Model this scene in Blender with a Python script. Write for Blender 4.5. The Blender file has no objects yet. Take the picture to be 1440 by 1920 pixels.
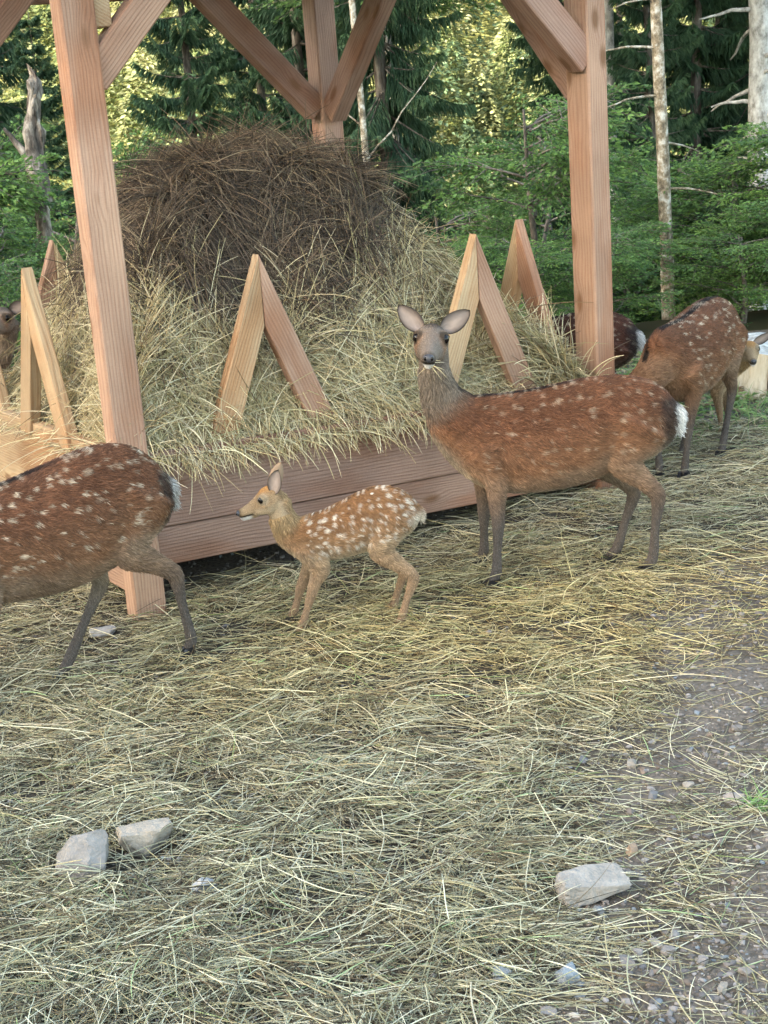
import bpy, bmesh, math, random
import numpy as np
from mathutils import Vector, Matrix

R = math.radians
SC = bpy.context.scene
COL = SC.collection
rng = np.random.default_rng(7)
random.seed(7)

# ------------------------------------------------------------------ camera
CAM_H, PITCH, ROLL = 1.8, R(16.5), R(-4.25)
cd = bpy.data.cameras.new('camera'); cam = bpy.data.objects.new('camera', cd); COL.objects.link(cam)
cd.sensor_fit = 'VERTICAL'; cd.sensor_height = 36.0; cd.lens = 52.5; cd.clip_end = 2000; cd.clip_start = 0.05
_f = Vector((0, math.cos(PITCH), -math.sin(PITCH))); _r = Vector((1, 0, 0)); _u = _r.cross(_f)
_R = math.cos(ROLL)*_r + math.sin(ROLL)*_u; _U = -math.sin(ROLL)*_r + math.cos(ROLL)*_u
cam.matrix_world = Matrix(((_R.x, _U.x, -_f.x, 0), (_R.y, _U.y, -_f.y, 0), (_R.z, _U.z, -_f.z, CAM_H), (0, 0, 0, 1)))
cd.dof.use_dof = True; cd.dof.focus_distance = 4.6; cd.dof.aperture_fstop = 20.0
SC.camera = cam

# ------------------------------------------------------------------ sky, sun, exposure
SUN_EL, SUN_AZ = R(19), (-0.86, -0.51)            # the sun stands to the left and behind, blocked by the added unseen ridge
w = bpy.data.worlds.new('World'); SC.world = w; w.use_nodes = True
nt = w.node_tree; bg = nt.nodes['Background']
sky = nt.nodes.new('ShaderNodeTexSky'); sky.sky_type = 'NISHITA'; sky.sun_disc = False
sky.sun_elevation = SUN_EL; sky.sun_rotation = math.atan2(SUN_AZ[0], SUN_AZ[1])
sky.air_density = 1.0; sky.dust_density = 2.2; sky.ozone_density = 0.8
nt.links.new(sky.outputs[0], bg.inputs[0]); bg.inputs[1].default_value = 0.15
ld = bpy.data.lights.new('sun', 'SUN'); ld.energy = 4.5; ld.angle = R(0.5); ld.color = (1.0, 0.93, 0.82)
sun = bpy.data.objects.new('sun', ld); COL.objects.link(sun)
_d = Vector((SUN_AZ[0]*math.cos(SUN_EL), SUN_AZ[1]*math.cos(SUN_EL), math.sin(SUN_EL))).normalized()
sun.rotation_euler = _d.to_track_quat('Z', 'Y').to_euler(); sun.location = (-20, -12, 20)
vs = SC.view_settings
vs.view_transform = 'Standard'; vs.look = 'None'; vs.exposure = 3.05; vs.gamma = 1.0; vs.use_curve_mapping = False
vs.use_white_balance = True; vs.white_balance_temperature = 7500; vs.white_balance_tint = 6
SC.cycles.use_denoising = True
SC.cycles.max_bounces = 6; SC.cycles.diffuse_bounces = 2; SC.cycles.glossy_bounces = 2; SC.cycles.transmission_bounces = 3
SC.cycles_curves.shape = 'RIBBONS'
SC.cycles_curves.subdivisions = 2

# ------------------------------------------------------------------ helpers
def tag(o, label=None, cat=None, group=None, kind=None):
    if label: o['label'] = label
    if cat: o['category'] = cat
    if group: o['group'] = group
    if kind: o['kind'] = kind
    return o

def link(o, parent=None):
    COL.objects.link(o)
    if parent is not None: o.parent = parent
    return o

def empty(name, loc=(0, 0, 0), rz=0.0, parent=None):
    o = bpy.data.objects.new(name, None); o.empty_display_size = 0.2
    o.location = loc; o.rotation_euler = (0, 0, rz)
    return link(o, parent)

def npmesh(name, V, F, smooth=True, col=None, mats=None, fmat=None):
    """V (n,3), F (m,3) or (m,4) int array"""
    V = np.asarray(V, np.float32); F = np.asarray(F, np.int32)
    me = bpy.data.meshes.new(name)
    me.vertices.add(len(V)); me.vertices.foreach_set('co', V.ravel())
    k = F.shape[1]
    me.loops.add(F.size); me.loops.foreach_set('vertex_index', F.ravel())
    me.polygons.add(len(F)); me.polygons.foreach_set('loop_start', np.arange(0, F.size, k, dtype=np.int32))
    me.polygons.foreach_set('loop_total', np.full(len(F), k, np.int32))
    me.polygons.foreach_set('use_smooth', np.full(len(F), smooth, bool))
    me.update(calc_edges=True)
    if col is not None:
        a = me.color_attributes.new('col', 'FLOAT_COLOR', 'POINT')
        c = np.ones((len(V), 4), np.float32); c[:, :3] = col
        a.data.foreach_set('color', c.ravel())
    for m in (mats or []): me.materials.append(m)
    return me

def obj(name, me, mat=None, parent=None, loc=None):
    if mat is not None and len(me.materials) == 0: me.materials.append(mat)
    o = bpy.data.objects.new(name, me)
    if loc is not None: o.location = loc
    return link(o, parent)

def hair(name, P, rad, col, mat, parent=None):
    """P (n,k,3) strand points, rad (n,k) or (k,), col (n,3)"""
    n, k, _ = P.shape
    cu = bpy.data.hair_curves.new(name)
    cu.add_curves([k]*n)
    pa = cu.attributes.get('position') or cu.attributes.new('position', 'FLOAT_VECTOR', 'POINT')
    pa.data.foreach_set('vector', np.ascontiguousarray(P, np.float32).ravel())
    ra = cu.attributes.get('radius') or cu.attributes.new('radius', 'FLOAT', 'POINT')
    ra.data.foreach_set('value', np.broadcast_to(np.asarray(rad, np.float32), (n, k)).astype(np.float32).ravel())
    ca = cu.attributes.new('col', 'FLOAT_COLOR', 'CURVE')
    c = np.ones((n, 4), np.float32); c[:, :3] = col
    ca.data.foreach_set('color', c.ravel())
    cu.materials.append(mat)
    o = bpy.data.objects.new(name, cu)
    return link(o, parent)

def _h(ix, iy, seed):
    v = np.sin(ix*127.1 + iy*311.7 + seed*74.7)*43758.5453
    return v - np.floor(v)

def vnoise(x, y, seed=0):
    ix = np.floor(x); iy = np.floor(y); fx = x-ix; fy = y-iy
    fx = fx*fx*(3-2*fx); fy = fy*fy*(3-2*fy)
    a = _h(ix, iy, seed); b = _h(ix+1, iy, seed); c = _h(ix, iy+1, seed); d = _h(ix+1, iy+1, seed)
    return (a*(1-fx)+b*fx)*(1-fy) + (c*(1-fx)+d*fx)*fy

def fbm(x, y, seed=0, o=3):
    s = 0; a = 1; t = 0
    for i in range(o):
        s = s + a*vnoise(x*2**i, y*2**i, seed+i*13); t += a; a *= .5
    return s/t

def sstep(a, b, x):
    t = np.clip((x-a)/(b-a), 0, 1); return t*t*(3-2*t)

def unit(v):
    v = np.asarray(v, float); return v/np.maximum(np.linalg.norm(v, axis=-1, keepdims=True), 1e-9)

# ------------------------------------------------------------------ materials
def new_mat(name):
    m = bpy.data.materials.new(name); m.use_nodes = True
    return m, m.node_tree, m.node_tree.nodes['Principled BSDF']

def nd(t, typ, **kw):
    n = t.nodes.new(typ)
    for k, v in kw.items(): setattr(n, k, v)
    return n

def ramp(t, stops):
    n = t.nodes.new('ShaderNodeValToRGB'); cr = n.color_ramp
    while len(cr.elements) < len(stops): cr.elements.new(0.5)
    for e, (p, c) in zip(cr.elements, stops): e.position = p; e.color = (*c, 1) if len(c) == 3 else c
    return n

def attr_mat(name, rough=.6, spec=.25, trans=0.0, transcol=1.3, bump=0.0, bscale=300):
    m, t, p = new_mat(name)
    a = nd(t, 'ShaderNodeAttribute', attribute_name='col')
    t.links.new(a.outputs['Color'], p.inputs['Base Color'])
    p.inputs['Roughness'].default_value = rough; p.inputs['Specular IOR Level'].default_value = spec
    if bump:
        tc = nd(t, 'ShaderNodeTexCoord'); n = nd(t, 'ShaderNodeTexNoise'); n.inputs['Scale'].default_value = bscale
        n.inputs['Detail'].default_value = 4
        t.links.new(tc.outputs['Object'], n.inputs['Vector'])
        b = nd(t, 'ShaderNodeBump'); b.inputs['Strength'].default_value = bump; b.inputs['Distance'].default_value = .01
        t.links.new(n.outputs['Fac'], b.inputs['Height']); t.links.new(b.outputs[0], p.inputs['Normal'])
    if trans:
        tr = nd(t, 'ShaderNodeBsdfTranslucent'); mx = nd(t, 'ShaderNodeMixShader'); mx.inputs[0].default_value = trans
        hs = nd(t, 'ShaderNodeHueSaturation'); hs.inputs['Value'].default_value = transcol; hs.inputs['Hue'].default_value = .485
        t.links.new(a.outputs['Color'], hs.inputs['Color']); t.links.new(hs.outputs[0], tr.inputs['Color'])
        t.links.new(p.outputs[0], mx.inputs[1]); t.links.new(tr.outputs[0], mx.inputs[2])
        t.links.new(mx.outputs[0], t.nodes['Material Output'].inputs['Surface'])
    return m

M_HAY = attr_mat('hay_stalk', .55, .3)
M_FUR = attr_mat('fur', .6, .2)
M_SKIN = attr_mat('coat_skin', .8, .1)
M_LEAF = attr_mat('leaf', .5, .35, trans=.35)
M_NEEDLE = attr_mat('needle', .6, .25, trans=.15)
M_STONE = attr_mat('stone', .85, .2, bump=.9, bscale=60)
M_GRAVEL = attr_mat('gravel_stone', .85, .25)

def wood_mat(name, light, dark, knot=(.16, .075, .035), rings=80.0):
    m, t, p = new_mat(name)
    tc = nd(t, 'ShaderNodeTexCoord'); oi = nd(t, 'ShaderNodeObjectInfo')
    off = nd(t, 'ShaderNodeVectorMath', operation='MULTIPLY_ADD')
    cmb = nd(t, 'ShaderNodeCombineXYZ')
    for i in range(3): t.links.new(oi.outputs['Random'], cmb.inputs[i])
    t.links.new(cmb.outputs[0], off.inputs[0]); off.inputs[1].default_value = (37, 5.3, 3.7)
    t.links.new(tc.outputs['Object'], off.inputs[2])
    # slow wander of the grain along the length
    mp = nd(t, 'ShaderNodeMapping'); mp.inputs['Scale'].default_value = (1.6, 7, 7)
    t.links.new(off.outputs[0], mp.inputs['Vector'])
    n1 = nd(t, 'ShaderNodeTexNoise'); n1.inputs['Scale'].default_value = 1.0; n1.inputs['Detail'].default_value = 2
    t.links.new(mp.outputs[0], n1.inputs['Vector'])
    # knots
    mk = nd(t, 'ShaderNodeMapping'); mk.inputs['Scale'].default_value = (3.2, 7.5, 7.5)
    t.links.new(off.outputs[0], mk.inputs['Vector'])
    vo = nd(t, 'ShaderNodeTexVoronoi'); vo.inputs['Scale'].default_value = 1.0; vo.inputs['Randomness'].default_value = 1
    t.links.new(mk.outputs[0], vo.inputs['Vector'])
    kr = nd(t, 'ShaderNodeMapRange'); kr.inputs['From Min'].default_value = 0.05; kr.inputs['From Max'].default_value = .34
    kr.inputs['To Min'].default_value = 1; kr.inputs['To Max'].default_value = 0
    t.links.new(vo.outputs['Distance'], kr.inputs['Value'])
    # growth rings across the section
    sx = nd(t, 'ShaderNodeSeparateXYZ'); t.links.new(off.outputs[0], sx.inputs[0])
    a1 = nd(t, 'ShaderNodeMath', operation='MULTIPLY_ADD'); a1.inputs[1].default_value = .55
    t.links.new(sx.outputs['Z'], a1.inputs[0]); t.links.new(sx.outputs['Y'], a1.inputs[2])
    a2 = nd(t, 'ShaderNodeMath', operation='MULTIPLY_ADD'); a2.inputs[1].default_value = .05
    t.links.new(n1.outputs['Fac'], a2.inputs[0]); t.links.new(a1.outputs[0], a2.inputs[2])
    a3 = nd(t, 'ShaderNodeMath', operation='MULTIPLY_ADD'); a3.inputs[1].default_value = .022
    t.links.new(kr.outputs[0], a3.inputs[0]); t.links.new(a2.outputs[0], a3.inputs[2])
    a4 = nd(t, 'ShaderNodeMath', operation='MULTIPLY'); a4.inputs[1].default_value = rings*2*math.pi
    t.links.new(a3.outputs[0], a4.inputs[0])
    sn = nd(t, 'ShaderNodeMath', operation='SINE'); t.links.new(a4.outputs[0], sn.inputs[0])
    rg = nd(t, 'ShaderNodeMapRange'); rg.inputs['From Min'].default_value = -.2; rg.inputs['From Max'].default_value = 1
    t.links.new(sn.outputs[0], rg.inputs['Value'])
    # fibres and saw fuzz
    mf = nd(t, 'ShaderNodeMapping'); mf.inputs['Scale'].default_value = (9, 210, 210)
    t.links.new(off.outputs[0], mf.inputs['Vector'])
    n2 = nd(t, 'ShaderNodeTexNoise'); n2.inputs['Scale'].default_value = 1; n2.inputs['Detail'].default_value = 4
    t.links.new(mf.outputs[0], n2.inputs['Vector'])
    ms = nd(t, 'ShaderNodeMapping'); ms.inputs['Scale'].default_value = (260, 55, 55)
    t.links.new(off.outputs[0], ms.inputs['Vector'])
    n3 = nd(t, 'ShaderNodeTexNoise'); n3.inputs['Scale'].default_value = 1; n3.inputs['Detail'].default_value = 3
    t.links.new(ms.outputs[0], n3.inputs['Vector'])
    s1 = nd(t, 'ShaderNodeMath', operation='MULTIPLY_ADD'); s1.inputs[1].default_value = .42
    t.links.new(rg.outputs[0], s1.inputs[0]); t.links.new(n2.outputs['Fac'], s1.inputs[2])
    s2 = nd(t, 'ShaderNodeMath', operation='MULTIPLY_ADD'); s2.inputs[1].default_value = .45
    t.links.new(n3.outputs['Fac'], s2.inputs[0]); t.links.new(s1.outputs[0], s2.inputs[2])
    mr = nd(t, 'ShaderNodeMapRange'); mr.inputs['From Min'].default_value = .4; mr.inputs['From Max'].default_value = 1.4
    t.links.new(s2.outputs[0], mr.inputs['Value'])
    rp = ramp(t, [(0, light), (1, dark)]); t.links.new(mr.outputs[0], rp.inputs[0])
    # slow blotches of tone
    nb = nd(t, 'ShaderNodeTexNoise'); nb.inputs['Scale'].default_value = 2.2; nb.inputs['Detail'].default_value = 3
    t.links.new(off.outputs[0], nb.inputs['Vector'])
    hs = nd(t, 'ShaderNodeHueSaturation')
    vb = nd(t, 'ShaderNodeMapRange'); vb.inputs['From Min'].default_value = .3; vb.inputs['From Max'].default_value = .7
    vb.inputs['To Min'].default_value = .70; vb.inputs['To Max'].default_value = 1.18
    t.links.new(nb.outputs['Fac'], vb.inputs['Value']); t.links.new(vb.outputs[0], hs.inputs['Value'])
    t.links.new(rp.outputs[0], hs.inputs['Color'])
    kc = nd(t, 'ShaderNodeMapRange'); kc.inputs['From Min'].default_value = .10; kc.inputs['From Max'].default_value = .19
    kc.inputs['To Min'].default_value = .8; kc.inputs['To Max'].default_value = 0
    t.links.new(vo.outputs['Distance'], kc.inputs['Value'])
    # redder heartwood and paler stretches along the length
    mb = nd(t, 'ShaderNodeMapping'); mb.inputs['Scale'].default_value = (1.5, 5, 5)
    t.links.new(off.outputs[0], mb.inputs['Vector'])
    n4 = nd(t, 'ShaderNodeTexNoise'); n4.inputs['Scale'].default_value = 1.0; n4.inputs['Detail'].default_value = 3
    t.links.new(mb.outputs[0], n4.inputs['Vector'])
    rb_ = ramp(t, [(.36, (.86, .70, .60)), (.50, (1, 1, 1)), (.66, (1.10, 1.13, 1.12))]); t.links.new(n4.outputs['Fac'], rb_.inputs[0])
    ml = nd(t, 'ShaderNodeMixRGB', blend_type='MULTIPLY'); ml.inputs[0].default_value = 1
    t.links.new(hs.outputs[0], ml.inputs[1]); t.links.new(rb_.outputs[0], ml.inputs[2])
    mx = nd(t, 'ShaderNodeMixRGB'); t.links.new(kc.outputs[0], mx.inputs[0]); t.links.new(ml.outputs[0], mx.inputs[1])
    mx.inputs[2].default_value = (*knot, 1)
    t.links.new(mx.outputs[0], p.inputs['Base Color'])
    p.inputs['Roughness'].default_value = .75; p.inputs['Specular IOR Level'].default_value = .25
    b = nd(t, 'ShaderNodeBump'); b.inputs['Strength'].default_value = .55; b.inputs['Distance'].default_value = .004
    t.links.new(s2.outputs[0], b.inputs['Height']); t.links.new(b.outputs[0], p.inputs['Normal'])
    return m

M_WOOD = wood_mat('larch_wood', (.46, .29, .205), (.30, .165, .11))
M_WOODY = wood_mat('pale_larch_wood', (.50, .365, .23), (.36, .22, .12))
M_WOODR = wood_mat('red_larch_wood', (.37, .235, .180), (.225, .130, .097))

def ground_mat():
    m, t, p = new_mat('soil')
    tc = nd(t, 'ShaderNodeTexCoord')
    n1 = nd(t, 'ShaderNodeTexNoise'); n1.inputs['Scale'].default_value = 1.3; n1.inputs['Detail'].default_value = 8
    n2 = nd(t, 'ShaderNodeTexNoise'); n2.inputs['Scale'].default_value = 70; n2.inputs['Detail'].default_value = 6
    for n in (n1, n2): t.links.new(tc.outputs['Object'], n.inputs['Vector'])
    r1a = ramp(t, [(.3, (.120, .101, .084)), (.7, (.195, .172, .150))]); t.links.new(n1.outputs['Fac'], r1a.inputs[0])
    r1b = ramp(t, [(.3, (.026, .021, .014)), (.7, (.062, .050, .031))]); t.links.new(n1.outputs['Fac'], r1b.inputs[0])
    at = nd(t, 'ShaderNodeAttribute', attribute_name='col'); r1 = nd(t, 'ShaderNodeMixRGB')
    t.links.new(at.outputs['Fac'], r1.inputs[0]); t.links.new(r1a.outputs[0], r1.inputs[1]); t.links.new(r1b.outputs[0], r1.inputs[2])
    r2 = ramp(t, [(.3, (.45, .43, .4)), (.72, (1.25, 1.2, 1.15))]); t.links.new(n2.outputs['Fac'], r2.inputs[0])
    mx = nd(t, 'ShaderNodeMixRGB', blend_type='MULTIPLY'); mx.inputs[0].default_value = 1
    t.links.new(r1.outputs[0], mx.inputs[1]); t.links.new(r2.outputs[0], mx.inputs[2])
    t.links.new(mx.outputs[0], p.inputs['Base Color']); p.inputs['Roughness'].default_value = .95
    b = nd(t, 'ShaderNodeBump'); b.inputs['Strength'].default_value = .8; b.inputs['Distance'].default_value = .012
    t.links.new(n2.outputs['Fac'], b.inputs['Height']); t.links.new(b.outputs[0], p.inputs['Normal'])
    return m
M_SOIL = ground_mat()

def simple(name, col, rough=.6, spec=.3, noise=0.0, nscale=8, col2=None, bump=0):
    m, t, p = new_mat(name)
    p.inputs['Roughness'].default_value = rough; p.inputs['Specular IOR Level'].default_value = spec
    tc = nd(t, 'ShaderNodeTexCoord'); n = nd(t, 'ShaderNodeTexNoise'); n.inputs['Scale'].default_value = nscale; n.inputs['Detail'].default_value = 5
    t.links.new(tc.outputs['Object'], n.inputs['Vector'])
    r = ramp(t, [(.38, col), (.62, col2 or tuple(c*1.25 for c in col))]); t.links.new(n.outputs['Fac'], r.inputs[0])
    t.links.new(r.outputs[0], p.inputs['Base Color'])
    if bump:
        b = nd(t, 'ShaderNodeBump'); b.inputs['Strength'].default_value = bump; b.inputs['Distance'].default_value = .02
        t.links.new(n.outputs['Fac'], b.inputs['Height']); t.links.new(b.outputs[0], p.inputs['Normal'])
    return m
M_EYE = simple('eye', (.004, .003, .003), .06, .35, nscale=3)
M_HOOF = simple('hoof_horn', (.012, .011, .012), .35, .4, nscale=60)
M_NOSE = simple('wet_nose', (.045, .045, .052), .35, .5, nscale=300, bump=.15)
M_HILL = simple('hill_meadow', (.10, .12, .04), .9, .1, nscale=.4, col2=(.20, .20, .08))
M_SLOPE = simple('forest_floor', (.035, .04, .018), .95, .1, nscale=1.2, col2=(.07, .055, .03))
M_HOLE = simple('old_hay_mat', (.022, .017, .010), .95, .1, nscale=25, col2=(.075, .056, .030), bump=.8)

def bark_mat(name, a, b, c, sc=9.0, stretch=.35):
    m, t, p = new_mat(name)
    tc = nd(t, 'ShaderNodeTexCoord'); mp = nd(t, 'ShaderNodeMapping'); mp.inputs['Scale'].default_value = (1, 1, stretch)
    t.links.new(tc.outputs['Object'], mp.inputs['Vector'])
    n = nd(t, 'ShaderNodeTexNoise'); n.inputs['Scale'].default_value = sc; n.inputs['Detail'].default_value = 6; n.inputs['Roughness'].default_value = .7
    t.links.new(mp.outputs[0], n.inputs['Vector'])
    r = ramp(t, [(.36, a), (.5, b), (.64, c)]); t.links.new(n.outputs['Fac'], r.inputs[0])
    t.links.new(r.outputs[0], p.inputs['Base Color']); p.inputs['Roughness'].default_value = .9
    bp = nd(t, 'ShaderNodeBump'); bp.inputs['Strength'].default_value = .7; bp.inputs['Distance'].default_value = .03
    t.links.new(n.outputs['Fac'], bp.inputs['Height']); t.links.new(bp.outputs[0], p.inputs['Normal'])
    return m
M_BARK = bark_mat('spruce_bark', (.05, .04, .03), (.12, .10, .085), (.24, .22, .19))
M_PALE = bark_mat('pale_bark', (.20, .19, .17), (.42, .41, .38), (.6, .6, .57), 14, .6)
M_LICHEN = bark_mat('lichen_bark', (.07, .055, .04), (.27, .22, .15), (.62, .6, .54), 16, .8)
M_DEAD = bark_mat('dead_wood', (.035, .028, .022), (.13, .105, .085), (.42, .37, .31), 12, .3)
M_CUT = bark_mat('cut_wood', (.36, .27, .17), (.60, .50, .36), (.72, .63, .48), 10, .12)

# ------------------------------------------------------------------ ground
def relief(x, y):
    z = .022*(fbm(x*.9, y*.9, 3)-.5) + .016*(fbm(x*4, y*4, 5)-.5)
    return z

def terrain(x, y):
    near = relief(x, y)
    e = y - (9.2 + .12*x)
    drop = np.where(e > 0, -np.minimum(.42*e*sstep(0, 5, e), 15), 0)
    return near*sstep(60, 20, np.abs(y)) + drop

FA_ = (-.896, 4.952)
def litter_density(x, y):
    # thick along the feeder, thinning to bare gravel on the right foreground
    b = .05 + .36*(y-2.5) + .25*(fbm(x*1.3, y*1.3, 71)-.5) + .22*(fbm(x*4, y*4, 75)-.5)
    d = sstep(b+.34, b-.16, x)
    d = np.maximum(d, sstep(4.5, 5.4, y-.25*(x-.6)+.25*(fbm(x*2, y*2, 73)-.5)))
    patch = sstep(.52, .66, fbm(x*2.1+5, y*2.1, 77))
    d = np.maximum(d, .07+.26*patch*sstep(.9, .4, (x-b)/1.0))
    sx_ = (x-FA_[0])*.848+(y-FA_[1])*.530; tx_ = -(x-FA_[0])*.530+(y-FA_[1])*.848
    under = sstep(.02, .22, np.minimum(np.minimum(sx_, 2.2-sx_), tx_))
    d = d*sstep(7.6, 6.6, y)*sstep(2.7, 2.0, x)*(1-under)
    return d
xs = np.concatenate([np.linspace(-300, -12, 14), np.linspace(-10, -3, 18), np.linspace(-2.8, 3.2, 170), np.linspace(3.5, 12, 20), np.linspace(16, 300, 14)])
ys = np.concatenate([np.linspace(-200, -4, 12), np.linspace(-2, 1.8, 10), np.linspace(2.0, 9.0, 200), np.linspace(9.2, 24, 40), np.linspace(26, 75, 18)])
X, Y = np.meshgrid(xs, ys); Z = terrain(X, Y)
nx, ny = len(xs), len(ys)
idx = np.arange(nx*ny).reshape(ny, nx)
F = np.stack([idx[:-1, :-1], idx[:-1, 1:], idx[1:, 1:], idx[1:, :-1]], -1).reshape(-1, 4)
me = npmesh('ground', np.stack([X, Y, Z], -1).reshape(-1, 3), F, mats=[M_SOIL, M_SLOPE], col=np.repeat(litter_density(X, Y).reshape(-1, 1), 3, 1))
cy = Y[:-1, :-1].ravel(); cx = X[:-1, :-1].ravel()
me.polygons.foreach_set('material_index', ((cy > 9.2+.12*cx) | (np.abs(cx) > 12)).astype(np.int32))
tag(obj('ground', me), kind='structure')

# far hillside, and an unseen ridge added to keep the clearing in shade
def hill_grid(name, fx, fy, hf, mat):
    X, Y = np.meshgrid(fx, fy); Z = hf(X, Y); nx, ny = len(fx), len(fy)
    idx = np.arange(nx*ny).reshape(ny, nx)
    F = np.stack([idx[:-1, :-1], idx[:-1, 1:], idx[1:, 1:], idx[1:, :-1]], -1).reshape(-1, 4)
    return tag(obj(name, npmesh(name, np.stack([X, Y, Z], -1).reshape(-1, 3), F), mat), kind='structure')
def hillz(x, y): return -16 + .8*np.clip(y-74, 0, 500) + 6*(fbm(x/25, y/25, 9)-.5)
hill_grid('far_hillside', np.linspace(-300, 300, 61), np.linspace(70, 260, 60), hillz, M_HILL)
def ridgez(x, y):
    # long bare slope added out of view, left and behind, to block the sun
    d = np.clip(-x - 22, 0, 60)
    end = sstep(26, -4, y)
    return (-3 + .76*d*end + 5*(fbm(x/9, y/9, 21)-.5)*end)
hill_grid('added_shade_ridge', np.linspace(-140, -20, 60), np.linspace(-260, 34, 100), ridgez, M_SLOPE)

# ------------------------------------------------------------------ feeder frame (local s along the front, t into the depth)
FA = np.array([-.896, 4.952, 0.0]); FU = np.array([.848, .530, 0.0]); FN = np.array([-.530, .848, 0.0])
FL, FD = 2.15, 2.02
def fw(s, t, z): return FA + FU*s + FN*t + np.array([0, 0, z])
feeder = empty('hay_feeder', FA)
tag(feeder, 'roofed wooden hay feeder with plank trough and pointed board frames on four posts', 'hay feeder')

def prism(name, poly, th, mat, origin, ax, ay, parent=feeder, bev=.004, rough=0.002):
    """poly: 2-D points in the plane (ax, ay) from origin; extruded th along ax x ay (away from the viewer side)"""
    ax = Vector(ax).normalized(); ay = Vector(ay).normalized(); az = ax.cross(ay)
    bm = bmesh.new()
    vs_ = [bm.verts.new((p[0], p[1], 0)) for p in poly]
    f = bm.faces.new(vs_)
    r = bmesh.ops.extrude_face_region(bm, geom=[f])
    bmesh.ops.translate(bm, verts=[v for v in r['geom'] if isinstance(v, bmesh.types.BMVert)], vec=(0, 0, th))
    bmesh.ops.recalc_face_normals(bm, faces=bm.faces)
    bmesh.ops.bevel(bm, geom=list(bm.edges), offset=bev, segments=1, affect='EDGES')
    me = bpy.data.meshes.new(name); bm.to_mesh(me); bm.free(); me.materials.append(mat)
    o = bpy.data.objects.new(name, me); link(o, parent)
    mw = Matrix((( ax.x, ay.x, az.x, origin[0]), (ax.y, ay.y, az.y, origin[1]), (ax.z, ay.z, az.z, origin[2]), (0, 0, 0, 1)))
    o.matrix_world = Matrix.Translation(-Vector(FA)) @ mw if parent is feeder else mw
    return o

def beam(name, p0, p1, wdt, th, side, mat, parent=feeder, bev=.005):
    """squared timber from p0 to p1; wdt is measured along 'side', th across it; p0-p1 is its centre line"""
    p0 = np.asarray(p0, float); p1 = np.asarray(p1, float)
    L = np.linalg.norm(p1-p0); ax = (p1-p0)/L
    sd = np.asarray(side, float); sd = sd - ax*(sd@ax); sd /= np.linalg.norm(sd)
    az = np.cross(ax, sd)
    o = p0 - sd*wdt/2 - az*th/2
    return prism(name, [(0, 0), (L, 0), (L, wdt), (0, wdt)], th, mat, o, ax, sd, parent, bev)

UP = np.array([0, 0, 1.0])
# posts: (s, t, width along s, width along t)
PW = .12
posts = [(0.0, 0.0, .12, .085, M_WOOD), (FL, 0.0, .10, .14, M_WOOD), (FL-.02, FD, .12, .12, M_WOODR), (0.0, FD, .12, .12, M_WOOD)]
for (s, t, ws, wt, m) in posts:
    sc_ = s + ws/2 if s < 1 else s + ws/2
    tc_ = t + wt/2
    beam('post', fw(sc_, tc_, -.12), fw(sc_, tc_, 2.36), ws, wt, FU, m, bev=.007)
# braces (in the plane of their wall)
def brace(s0, t0, dirv, z0, mat, run=.75, wdt=.105, th=.075):
    p0 = fw(s0, t0, z0); p1 = p0 + np.asarray(dirv)*run + UP*run*1.02
    beam('brace', p0, p1, wdt, th, UP, mat)
brace(.09, .045, FU, 1.83, M_WOOD, .62)
brace(FL+.02, .05, -FU, 1.77, M_WOODR, .62, .115, .085)
brace(FL+.05, .12, FN, 1.66, M_WOODR, .68)
brace(FL+.04, FD-.01, -FN, 1.60, M_WOODR, .70, .12, .09)
brace(FL-.02, FD+.06, -FU, 1.62, M_WOODR, .70, .12, .09)
brace(.06, FD+.02, -FN, 1.78, M_WOODR, .60)
brace(.10, FD+.06, FU, 1.66, M_WOODR, .66)
# wall plates on the posts
beam('wall_plate', fw(-.02, .06, 2.41), fw(FL+.35, .06, 2.41), .10, .12, UP, M_WOOD)
beam('wall_plate', fw(-.25, FD+.06, 2.41), fw(FL+.35, FD+.06, 2.41), .10, .12, UP, M_WOODR)
beam('bracket', fw(.155, .03, 2.09), fw(.155, .24, 2.09), .20, .06, UP, M_WOODY)
beam('tie_beam', fw(FL-.06, .10, 2.29), fw(FL-.06, FD+.3, 2.29), .12, .07, UP, M_WOODR)
beam('tie_beam', fw(.2, FD+.16, 2.25), fw(FL+.2, FD+.16, 2.25), .12, .06, UP, M_WOODR)
# roof: a low gable of boards above the plates, ridge parallel to the front
roof = obj('roof', npmesh('roof', [fw(-.25, FD/2, 3.02)-FA, fw(FL+.35, FD/2, 3.02)-FA, fw(FL+.35, FD/2, 3.10)-FA, fw(-.25, FD/2, 3.10)-FA,
      fw(-.25, FD/2+.08, 3.02)-FA, fw(FL+.35, FD/2+.08, 3.02)-FA, fw(FL+.35, FD/2+.08, 3.10)-FA, fw(-.25, FD/2+.08, 3.10)-FA],
      [(0, 1, 2, 3), (4, 7, 6, 5), (0, 3, 7, 4), (1, 5, 6, 2), (3, 2, 6, 7), (0, 4, 5, 1)], smooth=False), M_WOODR, feeder)
for sgn in (-1, 1):
    for k in range(9):
        a = (k+.5)/9
        t0 = FD/2 + .04 + sgn*(a*(FD/2+.20)); z0 = 3.12 - a*.54
        b = beam('roof_board', fw(-.25, t0, z0), fw(FL+.35, t0, z0), .15, .024, FN*sgn - UP*.44, M_WOODR)
        b.parent = roof; b.matrix_parent_inverse = Matrix()

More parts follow.
